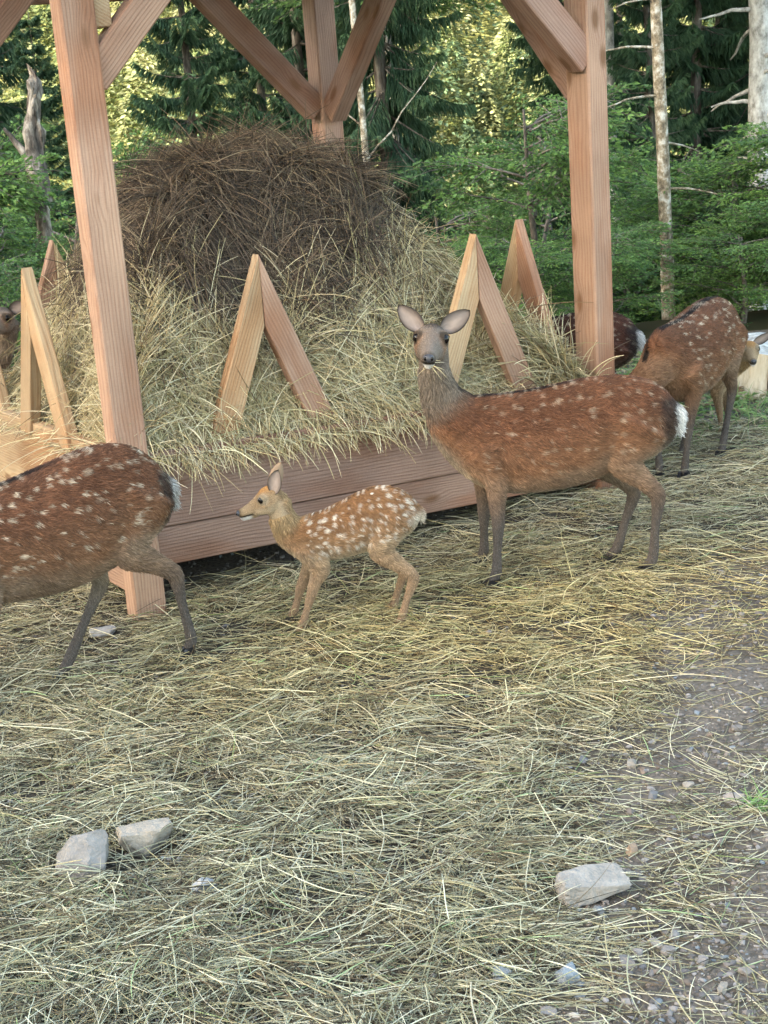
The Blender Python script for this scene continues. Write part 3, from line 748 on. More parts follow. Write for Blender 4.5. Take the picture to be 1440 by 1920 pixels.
def make_deer(name, label, P, pose, loc, heading, scale=1.0, coat='doe', nh=40000, seed=1, group=None, voxel=.0062, head=None, spots_k=1.0, hair_r=.0009):
    """pose: legs fn, fh etc. in local metres (x forward, y left); head: (origin, forward, up)"""
    r = np.random.default_rng(seed)
    fawn = coat == 'fawn'
    root = empty(name, loc, math.atan2(heading[1], heading[0])); root.scale = (scale,)*3
    tag(root, label, 'deer', group)
    acc = Acc()
    T = np.array(pose.get('torso', P['torso'])); shift = pose.get('shift', 0.0)
    tx = np.linspace(0, 1, len(T)); tq = np.linspace(0, 1, 34)
    T = np.stack([np.interp(tq, tx, T[:, i]) for i in range(4)], -1)
    for _ in range(2): T[1:-1] = (T[:-2]+2*T[1:-1]+T[2:])/4
    T[:, 0] += shift
    C = np.stack([T[:, 0], 0*T[:, 0], (T[:, 1]+T[:, 2])/2], -1)
    A = np.tile([0, 1.0, 0], (len(T), 1)); B = np.tile([0, 0, 1.0], (len(T), 1))
    acc.add(ring_tube(C, A, B, T[:, 3], (T[:, 1]-T[:, 2])/2, 28, .10))
    NK = np.array(pose.get('neck', P['neck']), float)
    acc.add(limb(NK, P['neck_r'], P['neck_rb'], side=pose.get('neckside', (0, 1, 0))))
    rF = (FR_F, FR_F2) if fawn else (AR_F, AR_F2); rH = (FR_H, FR_H2) if fawn else (AR_H, AR_H2)
    for kx, hind in (('nf', 0), ('ff', 0), ('nh', 1), ('fh', 1)):
        leg_tube(acc, pose[kx], *(rH if hind else rF), hind)
    # head
    ho, hf, hu = [np.asarray(q, float) for q in head]
    hf = unit(hf); hu = unit(hu-hf*(hu@hf)); hl = np.cross(hu, hf); L = P['hl']; k = P['hs']
    HS = np.array(HEAD)
    if fawn: HS = HS*np.array([1, 1.02, .98, 1]); HS[4:, 1:3] *= np.array([.90, .92, .9])[:, None].mean()
    Cc = ho + hf[None]*(HS[:, :1]*L) + hu[None]*(HS[:, 3:]*k)
    acc.add(ring_tube(Cc, np.tile(hl, (len(HS), 1)), np.tile(hu, (len(HS), 1)), HS[:, 1]*k, HS[:, 2]*k, 20, .06))
    for sg in (-1, 1):                                           # brow and cheek
        q = ho+hf*L*.33+hl*sg*.040*k+hu*.024*k
        acc.add(limb([q-hf*.03*k, q, q+hf*.03*k], np.array([.016, .024, .013])*k, side=hl))
        q = ho+hf*L*.30+hl*sg*.026*k-hu*.030*k
        acc.add(limb([q-hf*.04*k, q, q+hf*.06*k], np.array([.020, .030, .016])*k, side=hl))
    ch = ho+hf*L*.84-hu*.042*k
    acc.add(limb([ch-hf*.05*k, ch, ch+hf*.028*k], np.array([.016, .017, .013])*k, side=hl))
    # tail
    tx0 = T[0, 0]; tz0 = T[0, 1]
    tl = .5 if fawn else 1.0
    acc.add(limb([(tx0+.03*tl, 0, tz0+.01), (tx0-.008, 0, tz0-.035*tl), (tx0-.012, 0, tz0-.10*tl)], [.018*tl, .022*tl, .010*tl]))
    # one continuous skin
    me0 = bpy.data.meshes.new('tmp'); me0.from_pydata(np.concatenate(acc.V).tolist(), [], acc.F); me0.update()
    o0 = bpy.data.objects.new('tmp', me0); COL.objects.link(o0)
    md = o0.modifiers.new('r', 'REMESH'); md.mode = 'VOXEL'; md.voxel_size = voxel; md.adaptivity = 0
    ms = o0.modifiers.new('s', 'SMOOTH'); ms.factor = .5; ms.iterations = 7 if not fawn else 5
    dg = bpy.context.evaluated_depsgraph_get(); dg.update()
    me = bpy.data.meshes.new_from_object(o0.evaluated_get(dg)); bpy.data.objects.remove(o0); bpy.data.meshes.remove(me0)
    V = np.zeros(len(me.vertices)*3); me.vertices.foreach_get('co', V); V = V.reshape(-1, 3)
    for p_ in me.polygons: pass
    me.polygons.foreach_set('use_smooth', np.ones(len(me.polygons), bool))

    zt = lambda x: np.interp(x, T[:, 0], T[:, 1]); zb = lambda x: np.interp(x, T[:, 0], T[:, 2])
    x0, x1 = T[0, 0], T[-1, 0]
    # spots in rows along the flank, (x, u, radius)
    sp = []
    rows = 8 if not fawn else 9
    for i in range(rows):
        u = (.985, .88, .77, .66, .56, .46, .37, .28, .20)[i]
        m = int((20 if not fawn else 13)*(1 if i else 1.5))
        for j in range(m):
            xx = x0 + (x1-x0)*(.04+.80*(j+r.uniform(-.35, .35))/m)
            if not fawn and i > 1 and r.random() < .42: continue
            sp.append((xx, u+r.normal(0, .022), (.0075 if not fawn else .0060)*r.uniform(.5, 1.3)*(1 if i else .7), r.uniform(.35, 1)))
    sp = np.array(sp)

    rustneck = pose.get('rustneck', 0.0)
    def zones(Q):
        hq = (Q-ho)@hf; hy = (Q-ho)@hl; hz = (Q-ho)@hu
        t = hq/L
        ishead = ((t > -.10) & (t < 1.12) & (np.abs(hy) < .085*k) & (np.abs(hz) < .085*k)).astype(float)
        ishead = ishead*sstep(-.10, .06, t)
        # neck: distance to its path
        dmin = np.full(len(Q), 9.); par = np.zeros(len(Q))
        for i in range(len(NK)-1):
            a, b = NK[i], NK[i+1]; ab = b-a; s = np.clip(((Q-a)@ab)/(ab@ab), 0, 1)
            dd = np.linalg.norm(Q-a-s[:, None]*ab, axis=1); m = dd < dmin
            dmin = np.where(m, dd, dmin); par = np.where(m, (i+s)/(len(NK)-1), par)
        isneck = sstep(.10, .42, par)*sstep(.15, .11, dmin)*(1-ishead)
        hb = zb(np.clip(Q[:, 0], x0, x1))
        base = T[:, 2].min()
        isleg = sstep(base+.05, base-.10, Q[:, 2])*(1-ishead)*(1-isneck)
        return t, hy/k, hz/k, ishead, isneck, par, isleg
    def flow(Q, N):
        t, hy, hz, ih, inn, par, il = zones(Q)
        f = np.tile([-1.0, 0, -.30], (len(Q), 1))
        f[:, 2] -= .5*sstep(x0+.12, x0, Q[:, 0])
        nd_ = unit(NK[0]-NK[-1])
        f = f*(1-inn[:, None])+inn[:, None]*nd_
        f = f*(1-il[:, None])+il[:, None]*np.array([-.15, 0, -1.0])
        f = f*(1-ih[:, None])+ih[:, None]*(-hf)
        return f, ih, inn, il
    def coat_col(Q, rn, N):
        n = len(Q)
        t, hy, hz, ih, inn, par, il = zones(Q)
        xc = np.clip(Q[:, 0], x0, x1); u = (Q[:, 2]-zb(xc))/(zt(xc)-zb(xc)+1e-6)
        nz = fbm(Q[:, 0]*9+seed, Q[:, 2]*9+Q[:, 1]*4, 5+seed)
        if fawn:
            top, mid_, low = np.array([.26, .135, .065]), np.array([.35, .215, .12]), np.array([.50, .40, .27])
            leg, nk, hd, spot = np.array([.30, .20, .125]), np.array([.36, .245, .13]), np.array([.34, .235, .14]), np.array([.80, .74, .64])
        elif coat == 'dark':
            top, mid_, low = np.array([.085, .036, .024]), np.array([.135, .058, .036]), np.array([.24, .18, .13])
            leg, nk, hd, spot = np.array([.075, .058, .048]), np.array([.13, .09, .065]), np.array([.17, .125, .095]), np.array([.50, .40, .30])
        else:
            top, mid_, low = np.array([.150, .066, .036]), np.array([.235, .120, .066]), np.array([.34, .265, .19])
            leg, nk, hd, spot = np.array([.110, .092, .079]), np.array([.215, .170, .130]), np.array([.215, .170, .138]), np.array([.58, .47, .35])
        a = sstep(.25, .80, u+.25*(nz-.5))[:, None]
        c = mid_*(1-a)+top*a
        limbz = sstep(.045, .075, np.abs(Q[:, 1]))*sstep(.35, .0, u); b = (sstep(.34, .04, u+.18*(nz-.5))*(1-.62*limbz)*(1-.85*rustneck*sstep(.18, .34, Q[:, 0])))[:, None]; c = c*(1-b)+low*b
        nz2 = fbm(Q[:, 0]*28+seed, Q[:, 2]*60+Q[:, 1]*20, 15+seed); nz3 = fbm(Q[:, 0]*55+Q[:, 2]*20, Q[:, 2]*170+Q[:, 1]*60, 17+seed, 2); c = c*((.78+.44*nz)*(.55+.55*nz2+.40*nz3))[:, None]
        # black stripe on the spine
        yb = np.abs(Q[:, 1]); wst = .016 if not fawn else .006
        st = sstep(wst*1.3, wst*.6, yb+.006*(nz-.5))*(u > .86)*sstep(-.02, .05, Q[:, 0]-x0)*(1-inn)*sstep(.0, -.04, Q[:, 0]-x1+.02)
        if not fawn:
            best = np.full(n, 9.); lat = np.zeros(n); upr = np.zeros(n)
            for i in range(len(NK)-1):
                a_, b_ = NK[i], NK[i+1]; ab = b_-a_; s_ = np.clip(((Q-a_)@ab)/(ab@ab), 0, 1)
                rel = Q-a_-s_[:, None]*ab; dd = np.linalg.norm(rel, axis=1); tn = unit(ab)
                back = unit(np.array([-.6, 0, .8])-tn*(np.array([-.6, 0, .8])@tn)); sdv = np.cross(tn, back)
                m_ = dd < best; best = np.where(m_, dd, best); lat = np.where(m_, rel@sdv, lat); upr = np.where(m_, rel@back, upr)
            st = np.maximum(st, sstep(.022, .010, np.abs(lat)+.006*(nz-.5))*(upr > .03)*(best < .17)*sstep(x1-.16, x1-.08, Q[:, 0]-.0*par)*(1-sstep(.35, .75, par)*(1-rustneck)))
            stn = st
        st = st*(1-pose.get('fade', .85)*sstep(x0+.50, x0+.22, Q[:, 0])) if not fawn else st
        c = c*(1-st[:, None]*(.93 if not fawn else .5)) + st[:, None]*np.array([.010, .009, .010])*.6
        # spots
        if spots_k > 0:
            Hh = (zt(xc)-zb(xc))
            m = np.zeros(n)
            for (sx, su, sr, sa) in sp:
                du = (u-su)*Hh; dxx = Q[:, 0]-sx
                m = np.maximum(m, sa*sstep(1.25, .55, np.sqrt((dxx*.8)**2+du**2)/sr+.5*(rn-.5)))
            m = m*(1-ih)*(1-inn)*(1-il)*spots_k
            c = c*(1-m[:, None])+spot*m[:, None]
        # legs, neck, head
        zm_ = T[:, 2].min(); il_ = sstep(zm_+.10, zm_-.13, Q[:, 2]+.05*(nz-.5))*(1-ih)*(1-inn)
        lc = leg*(.75+.5*nz)[:, None]
        thigh = sstep(T[:, 2].min()-.02, T[:, 2].min()+.08, Q[:, 2])[:, None]
        lc = lc*(1-thigh*.45)+mid_*.9*thigh*.45
        c = c*(1-il_[:, None])+lc*il_[:, None]
        nkc = nk*(.70+.6*nz)[:, None]; nkc = nkc*(1-rustneck)+mid_*(.8+.4*nz)[:, None]*rustneck
        wn = inn[:, None]*(1-.75*sstep(.7, .3, par)[:, None]*rustneck)
        if not fawn: nkc = nkc*(1-.93*stn[:, None])
        c = c*(1-wn)+nkc*wn
        # pale rump with a dark rim
        if not fawn:
            rr = sstep(.036, .018, np.sqrt(np.maximum(Q[:, 0]-x0+.004, 0)**2*1.6+(Q[:, 1]*.55)**2)) * sstep(.02, -.02, Q[:, 2]-T[0, 1]+.0)*sstep(-.16, -.10, Q[:, 2]-T[0, 1])
            rim = sstep(.085, .05, np.sqrt(np.maximum(Q[:, 0]-x0-.012, 0)**2*1.1+(Q[:, 1]*.5)**2))*sstep(.055, .02, Q[:, 2]-T[0, 1])*sstep(-.2, -.1, Q[:, 2]-T[0, 1])
            c = c*(1-.7*rim[:, None])+.02*rim[:, None]
            rr = rr*pose.get('rump', 1.0)
            c = c*(1-rr[:, None])+np.array([.80, .78, .74])*rr[:, None]
        else:
            rr = sstep(.04, .015, np.maximum(Q[:, 0]-x0, 0))*sstep(.02, -.02, Q[:, 2]-T[0, 1]+.01)*(Q[:, 2] > T[0, 2]-.03)
            c = c*(1-.7*rr[:, None])+np.array([.72, .62, .5])*.7*rr[:, None]
        hc = np.tile(hd, (n, 1))*(.8+.4*nz)[:, None]
        ay = np.abs(hy)
        if not fawn:
            cap = sstep(.042, .022, np.sqrt((ay)**2+((t-.16)*.16)**2))*(hz > .03); hc = hc*(1-.55*cap[:, None])
            warm = sstep(.10, .0, np.abs(t-.48)*.5+np.abs(ay-.048)*1.2+np.abs(hz-.012)); hc = hc*(1-warm[:, None])+np.array([.27, .155, .095])*warm[:, None]
        else:
            cap = sstep(.06, .02, np.sqrt(ay**2+((t-.25)*.2)**2))*(hz > .025); hc = hc*(1-cap[:, None])+np.array([.42, .22, .085])*cap[:, None]
            pal = sstep(.0, -.03, hz)*sstep(.9, .5, t); hc = hc*(1-.5*pal[:, None])+np.array([.55, .45, .32])*.5*pal[:, None]
        er = sstep(.036, .014, np.sqrt(((t-.37)*L/k)**2+(hz-.020)**2)+(ay < .03)*.1)
        hc = hc*(1-er[:, None])+(np.array([.36, .25, .17]) if not fawn else np.array([.50, .40, .28]))*er[:, None]
        lid = sstep(.030, .020, np.sqrt(((t-.395)*L/k)**2+(hz-.0215)**2)+(ay < .028)*.1); hc = hc*(1-(.75 if not fawn else .35)*lid[:, None])
        lip = sstep(.80, .90, t)*sstep(-.036, -.026, hz)*sstep(-.012, -.022, hz); lip = lip*.0
        wht = sstep(.70, .80, t)*sstep(-.030, -.040, hz); hc = hc*(1-wht[:, None])+np.array([.66, .63, .60])*wht[:, None]
        mth = sstep(.006, .0025, np.abs(hz+.031+.012*(1-t)))*sstep(.66, .74, t); hc = hc*(1-.9*mth[:, None])
        mz = sstep(.88, .98, t)*sstep(-.034, -.026, hz); hc = hc*(1-.45*mz[:, None])
        c = c*(1-ih[:, None])+hc*ih[:, None]
        return c*(.78+.22*rn[:, None])*pose.get('tone', 1.0)
    # skin colours
    N = np.zeros(len(V)*3); me.vertices.foreach_get('normal', N); N = N.reshape(-1, 3)
    cv = coat_col(V, np.full(len(V), .5), N)*.92
    a = me.color_attributes.new('col', 'FLOAT_COLOR', 'POINT')
    c4 = np.ones((len(V), 4), np.float32); c4[:, :3] = cv; a.data.foreach_set('color', c4.ravel())
    me.name = 'body'; body = obj('body', me, M_SKIN, root)
    # fur
    me.calc_loop_triangles()
    tri = np.zeros(len(me.loop_triangles)*3, np.int32); me.loop_triangles.foreach_get('vertices', tri); tri = tri.reshape(-1, 3)
    ar = np.linalg.norm(np.cross(V[tri[:, 1]]-V[tri[:, 0]], V[tri[:, 2]]-V[tri[:, 0]]), axis=1)
    ctr = V[tri].mean(1)
    zt_ = zones(ctr); ar = ar*(1+2.2*zt_[3]+1.2*zt_[6])
    pick_ = r.choice(len(tri), nh, p=ar/ar.sum())
    b1 = np.sqrt(r.random(nh)); b2 = r.random(nh)
    w0, w1, w2 = 1-b1, b1*(1-b2), b1*b2
    t3 = tri[pick_]; Q = V[t3[:, 0]]*w0[:, None]+V[t3[:, 1]]*w1[:, None]+V[t3[:, 2]]*w2[:, None]
    NN = unit(N[t3[:, 0]]*w0[:, None]+N[t3[:, 1]]*w1[:, None]+N[t3[:, 2]]*w2[:, None])
    f, ih, inn, il = flow(Q, NN)
    f = f - NN*np.sum(f*NN, 1)[:, None]; f = unit(f)
    wobx = fbm(Q[:, 0]*22, Q[:, 2]*22+Q[:, 1]*9, 91+seed, 2)-.5
    side = np.cross(NN, f)
    f = unit(f + side*(wobx*(1.5 if not fawn else 2.2))[:, None] + r.normal(0, .16, (nh, 3)))
    f = unit(f - NN*np.sum(f*NN, 1)[:, None])
    ln = P['fur']*(1-ih*.70)*(1-il*.72)*(.65+.6*r.random(nh))
    neck_long = inn*(1-ih)*.25; ln = ln*(1+neck_long)
    rumpl = sstep(.05, .0, Q[:, 0]-x0)*(np.abs(Q[:, 2]-T[0, 1]+.06) < .09); ln = ln*(1+.7*rumpl*(1-il)*(0 if fawn else 1))
    lift = (.30 if not fawn else .42)*(1-.35*ih)*(.6+.8*r.random(nh))
    ln[ih > .5] *= np.where(((Q-ho)@hf/L)[ih > .5] > .72, .45, 1.0)
    ks = np.array([0, .33, .68, 1.0])
    D = f[:, None]*ks[None, :, None]*ln[:, None, None] + NN[:, None]*(lift[:, None]*ln[:, None]*np.sin(ks*1.9)[None])[..., None] - np.array([0, 0, 1.])*(ln[:, None]*.18*ks[None]**2)[..., None]
    Pp = Q[:, None]+D
    cf = coat_col(Q, r.random(nh), NN)*(.58+.70*r.random((nh, 1))+.55*(r.random((nh, 1)) < .14))
    rad = hair_r*np.array([1, .9, .65, .15])*(1-.35*ih[:, None])
    hair('fur', Pp, rad, cf, M_FUR, root)
    # eyes, nose, ears, hooves
    for sg in (-1, 1):
        ec = ho+hf*L*.395+hl*sg*.0462*k+hu*.0215*k
        bm = bmesh.new(); bmesh.ops.create_uvsphere(bm, u_segments=20, v_segments=14, radius=.0172*k)
        m_ = bpy.data.meshes.new('eye'); bm.to_mesh(m_); bm.free()
        m_.polygons.foreach_set('use_smooth', np.ones(len(m_.polygons), bool))
        e = obj('eye', m_, M_EYE, root); e.location = ec; e.scale = (1, 1, 1)
        eb = ho+hf*L*.09+hl*sg*.042*k+hu*.040*k
        el, ew = ((.124, .037) if not fawn else (.118, .034)); el *= k if not fawn else k*1.15; ew *= k if not fawn else k*1.1
        V_, F_, C_ = ear_mesh('ear', el, ew, (.10, .08, .065) if not fawn else (.30, .20, .13), (.30, .245, .22))
        ei = pose.get('ears', {}).get(sg, (.75, .0, .70, .55))     # spread, back, up, open-forward
        dz_ = unit(hl*sg*ei[0]-hf*ei[1]+hu*ei[2])
        dx_ = unit(hf*ei[3]+hl*sg*(1-ei[3])*.9); dx_ = unit(dx_-dz_*(dx_@dz_)); dy_ = np.cross(dz_, dx_)
        V2 = eb + V_[:, :1]*dx_ + V_[:, 1:2]*dy_ + V_[:, 2:]*dz_ - dz_*.014*k
        obj('ear', npmesh('ear', V2, F_, col=C_), M_SKIN, root)
    bm = bmesh.new(); bmesh.ops.create_uvsphere(bm, u_segments=18, v_segments=12, radius=1)
    for v in bm.verts:
        c0 = v.co.copy(); v.co = Vector((c0.x*.013, c0.y*(.0190+.004*max(c0.z, 0)), c0.z*.0150))
    m_ = bpy.data.meshes.new('nose'); bm.to_mesh(m_); bm.free()
    m_.polygons.foreach_set('use_smooth', np.ones(len(m_.polygons), bool))
    no = obj('nose', m_, M_NOSE, root)
    pc = ho+hf*L*1.00-hu*.014*k
    no.matrix_local = Matrix(((hf[0], hl[0], hu[0], pc[0]), (hf[1], hl[1], hu[1], pc[1]), (hf[2], hl[2], hu[2], pc[2]), (0, 0, 0, 1))) @ Matrix.Scale(k, 4)
    for sg in (-1, 1):
        bm = bmesh.new(); bmesh.ops.create_uvsphere(bm, u_segments=10, v_segments=8, radius=.0052*k)
        m_ = bpy.data.meshes.new('nostril'); bm.to_mesh(m_); bm.free()
        n2 = obj('nostril', m_, M_EYE, no); n2.location = Vector((.0095, sg*.0115, .001)); n2.scale = (.9, .9, 1.3)
    hk = .62 if fawn else 1.0
    for kx in ('nf', 'ff', 'nh', 'fh'):
        fe, ho_ = np.asarray(pose[kx][3], float), np.asarray(pose[kx][4], float)
        ax = ho_-fe; yaw = pose.get('toe', 0.0)
        fx = np.array([math.cos(yaw), math.sin(yaw), 0])
        VV, FF = [], []
        for sg in (-1, 1):
            b0 = len(VV)
            for (u_, w_, h0, h1) in ((-.016, .011, -.020, .020), (.010, .013, -.020, .016), (.030, .009, -.020, .002), (.044, .002, -.020, -.014)):
                for (yy, zz) in ((-w_, h0), (w_, h0), (w_*.75, h1), (-w_*.75, h1)):
                    q = np.array([u_, yy+sg*.0135, zz])*hk
                    VV.append([ho_[0]+fx[0]*q[0]-fx[1]*q[1], ho_[1]+fx[1]*q[0]+fx[0]*q[1], max(ho_[2]+q[2], ho_[2]-.02*hk)])
            for i in range(3):
                for j in range(4):
                    FF.append((b0+i*4+j, b0+i*4+(j+1) % 4, b0+(i+1)*4+(j+1) % 4, b0+(i+1)*4+j))
            FF.append((b0+3, b0+2, b0+1, b0)); FF.append((b0+12, b0+13, b0+14, b0+15))
        obj('hoof', npmesh('hoof', VV, FF, smooth=False), M_HOOF, root)
    return root

DOE = dict(nf=[(.30, .075, .50), (.262, .090, .405), (.262, .100, .235), (.278, .108, .062), (.295, .110, .020)],
           ff=[(.31, -.075, .50), (.290, -.090, .395), (.295, -.120, .215), (.300, -.155, .060), (.312, -.160, .020)],
           nh=[(-.240, .070, .555), (-.185, .088, .440), (-.306, .082, .292), (-.284, .080, .065), (-.260, .080, .020)],
           fh=[(-.245, -.070, .540), (-.140, -.080, .400), (-.248, -.068, .268), (-.180, -.062, .062), (-.150, -.060, .020)])
def turned(d, **kw):
    q = dict(d); q.update(kw); return q

# the doe that looks at the camera
make_deer('doe', 'adult spotted doe standing side on, head turned to look out with hay in its mouth', ADULT,
          turned(DOE, ears={1: (.78, .10, .62, .80), -1: (.72, .10, .70, .80)}, toe=.2), (.66, 5.12, 0), (-1, 0), coat='doe', nh=95000, seed=1, spots_k=.50,
          head=((.448, -.055, .885), (.10, 1, -.05), (-.10, .02, 1)))
# wisps of hay hanging from its mouth
_n = 9
_p0 = np.array([.190, 4.962, .842])+rng.normal(0, .006, (_n, 3))
_d0 = unit(np.stack([rng.normal(.25, .8, _n), rng.normal(-.3, .3, _n), rng.normal(-.5, .5, _n)], -1))
tag(hair('hay_wisp', grow(_p0, _d0, rng.uniform(.03, .07, _n), 5, lambda a, b: a*0-9, 0, .12, .12), np.array([.0011, .0011, .001, .0008, .0004]), pick(STRAW[[1, 4]], _n), M_HAY),
    'few stalks of hay hanging from the mouth of the doe that looks out', 'hay')
# the spotted fawn in profile
make_deer('fawn', 'small fawn with bright white spots walking along the trough boards', FAWN,
          dict(nf=[(.105, .042, .310), (.075, .056, .235), (.110, .062, .150), (.150, .062, .042), (.165, .062, .013)],
               ff=[(.115, -.042, .305), (.105, -.055, .228), (.152, -.074, .128), (.182, -.082, .040), (.195, -.085, .013)],
               nh=[(-.185, .040, .395), (-.130, .058, .290), (-.230, .074, .185), (-.180, .085, .044), (-.158, .088, .013)],
               fh=[(-.185, -.040, .385), (-.120, -.055, .275), (-.202, -.068, .160), (-.160, -.076, .042), (-.140, -.078, .013)],
               ears={1: (.30, .55, .85, .35), -1: (.25, .62, .80, .35)}), (-.15, 4.74, 0), (-1, 0), coat='fawn', nh=60000, seed=2, voxel=.0042,
          head=((.188, 0, .478), (.96, .03, -.26), (.25, 0, 1)), hair_r=.0007)
# the doe that walks out of the picture with its head down
make_deer('doe', 'adult doe with clear white spots walking past the near feeder post, head down', ADULT,
          dict(torso=[(-.200, .600, .510, .030), (-.170, .655, .450, .070), (-.11, .718, .412, .104), (-.04, .742, .388, .124), (.03, .746, .356, .136), (.11, .735, .330, .142),
                      (.20, .714, .320, .142), (.30, .692, .322, .136), (.40, .676, .332, .124), (.48, .664, .36, .104), (.55, .650, .41, .080), (.605, .615, .49, .046)],
               rump=.55, neck=[(.52, 0, .53), (.62, .0, .50), (.70, .0, .42), (.77, .0, .34)],
               nf=[(.47, .075, .48), (.45, .090, .39), (.47, .095, .22), (.49, .095, .062), (.505, .095, .020)],
               ff=[(.47, -.075, .48), (.46, -.090, .39), (.53, -.090, .23), (.56, -.088, .062), (.575, -.088, .020)],
               nh=[(-.075, .070, .585), (-.01, .088, .43), (-.160, .076, .300), (-.198, .064, .066), (-.185, .060, .020)],
               fh=[(-.070, -.070, .570), (.085, -.072, .425), (.042, -.050, .290), (.175, -.036, .085), (.212, -.030, .024)]),
          (-.86, 4.52, 0), (-.849, -.529), coat='doe', nh=90000, seed=3, head=((.775, 0, .345), (.62, .1, -.78), (.7, 0, .7)))
# the doe behind, neck bent down to the hay
make_deer('doe', 'adult doe bending its neck down to the hay, black stripe along its back', ADULT,
          turned(DOE, rustneck=1.0, fade=0.0, neck=[(.36, 0, .560), (.475, -.02, .500), (.545, -.09, .430), (.600, -.19, .380)],
                 nf=[(.30, .075, .50), (.260, .085, .405), (.275, .065, .225), (.285, .050, .062), (.300, .050, .020)],
                 ff=[(.31, -.075, .50), (.290, -.090, .395), (.29, -.075, .215), (.305, -.060, .060), (.320, -.060, .020)],
                 nh=[(-.245, .070, .560), (-.150, .088, .425), (-.215, .085, .285), (-.105, .080, .065), (-.08, .08, .020)],
                 fh=[(-.245, -.070, .540), (-.10, -.080, .410), (-.150, -.075, .285), (-.01, -.070, .062), (.02, -.07, .020)]),
          (1.43, 6.50, .0), (-.55, -.84), 1.0, coat='doe', nh=60000, seed=4, head=((.60, -.19, .385), (.45, -.75, -.45), (.3, -.2, .9)))
# the one whose rump shows behind the right post
make_deer('doe', 'dark brown doe half hidden behind the right feeder post, pale rump showing', ADULT,
          turned(DOE, neck=[(.36, 0, .56), (.46, 0, .62), (.54, 0, .64), (.62, 0, .66)]), (.90, 6.95, .0), (-1, .05), .90, coat='dark', nh=30000, seed=5,
          head=((.62, 0, .67), (.9, .1, -.45), (.45, 0, .9)))
# the deer at the left edge behind the feeder
make_deer('doe', 'grey brown deer peering out behind the left end of the feeder', ADULT,
          turned(DOE, tone=1.5, neck=[(.36, 0, .56), (.45, .0, .64), (.51, .01, .71), (.545, .03, .80)], ears={1: (.95, .05, .32, .75), -1: (.95, .05, .32, .75)}), (-2.14, 7.53, 0.0), (.75, -.66), .95, coat='doe', nh=30000, seed=6,
          head=((.545, .017, .830), (.47, -.91, -.16), (.1, -.1, 1)))
# the second fawn behind the bending doe
make_deer('fawn', 'fawn peeking out from behind the bending doe, facing out', FAWN,
          dict(neck=[(.135, 0, .330), (.20, 0, .375), (.245, .0, .405), (.265, 0, .435)],
               nf=[(.125, .042, .300), (.115, .050, .235), (.125, .045, .140), (.13, .04, .042), (.140, .04, .013)],
               ff=[(.125, -.042, .300), (.115, -.050, .235), (.125, -.045, .140), (.13, -.04, .042), (.140, -.04, .013)],
               nh=[(-.185, .040, .395), (-.130, .058, .290), (-.230, .074, .185), (-.200, .085, .044), (-.178, .088, .013)],
               fh=[(-.185, -.040, .385), (-.120, -.055, .275), (-.222, -.068, .170), (-.190, -.076, .042), (-.170, -.078, .013)],
               ears={1: (.85, .1, .5, .7), -1: (.85, .1, .5, .7)}), (1.57, 7.09, -.03), (.80, -.60), 1.0, coat='fawn', nh=20000, seed=8, voxel=.0045, spots_k=.6,
          head=((.255, -.01, .452), (.55, -.85, -.22), (.1, -.1, 1)))

# ------------------------------------------------------------------ stump and weeds at the edge of the clearing
def tubes(paths, n=7):
    """paths: list of (points (k,3), radii (k,)) -> V, F quads (open ends closed by tiny radius)"""
    VV, FF, b = [], [], 0
    th = np.linspace(0, 2*np.pi, n, endpoint=False)
    for P, ra in paths:
        P = np.asarray(P, float); ra = np.asarray(ra, float); k = len(P)
        T = unit(np.gradient(P, axis=0)); s = np.tile([.31, .95, .02], (k, 1)); A = unit(s-T*np.sum(s*T, 1)[:, None]); B = np.cross(T, A)
        V = P[:, None]+(A[:, None]*np.cos(th)[None, :, None]+B[:, None]*np.sin(th)[None, :, None])*ra[:, None, None]
        VV.append(V.reshape(-1, 3))
        i = np.arange(k-1)[:, None]*n; j = np.arange(n)[None]
        FF.append(np.stack([i+j, i+(j+1) % n, i+n+(j+1) % n, i+n+j], -1).reshape(-1, 4)+b); b += k*n
    return np.concatenate(VV), np.concatenate(FF)

st = empty('tree_stump', (2.13, 7.95, float(terrain(np.array(2.13), np.array(7.95)))))
tag(st, 'weathered pale tree stump with torn bark at the grassy edge', 'stump')
th = np.linspace(0, 2*np.pi, 48, endpoint=False)
rad = .30*(1+.10*np.sin(3*th+1)+.06*np.sin(7*th)+.04*np.sin(13*th+2))
lev = np.array([-.06, 0, .05, .12, .20, .235]); fl = np.array([1.28, 1.2, 1.08, 1.02, 1.0, .99])
V = np.concatenate([np.stack([rad*f_*np.cos(th), rad*f_*np.sin(th), np.full(48, l_)+.012*np.sin(5*th)*(l_ > .2)], -1) for l_, f_ in zip(lev, fl)])
F = [(i*48+j, i*48+(j+1) % 48, (i+1)*48+(j+1) % 48, (i+1)*48+j) for i in range(5) for j in range(48)]
obj('side', npmesh('side', V, F), M_CUT, st)
Vt = np.concatenate([V[-48:], V[-48:]*np.array([.5, .5, 1])+[0, 0, .004], [[0, 0, .24]]])
Ft = [(j, (j+1) % 48, 48+(j+1) % 48, 48+j) for j in range(48)] + [(48+j, 48+(j+1) % 48, 96, 96) for j in range(0)]
me = bpy.data.meshes.new('cut_top'); me.from_pydata(Vt.tolist(), [], Ft+[(48+j, 48+(j+1) % 48, 96) for j in range(48)]); me.update()
obj('cut_top', me, M_PALE, st)
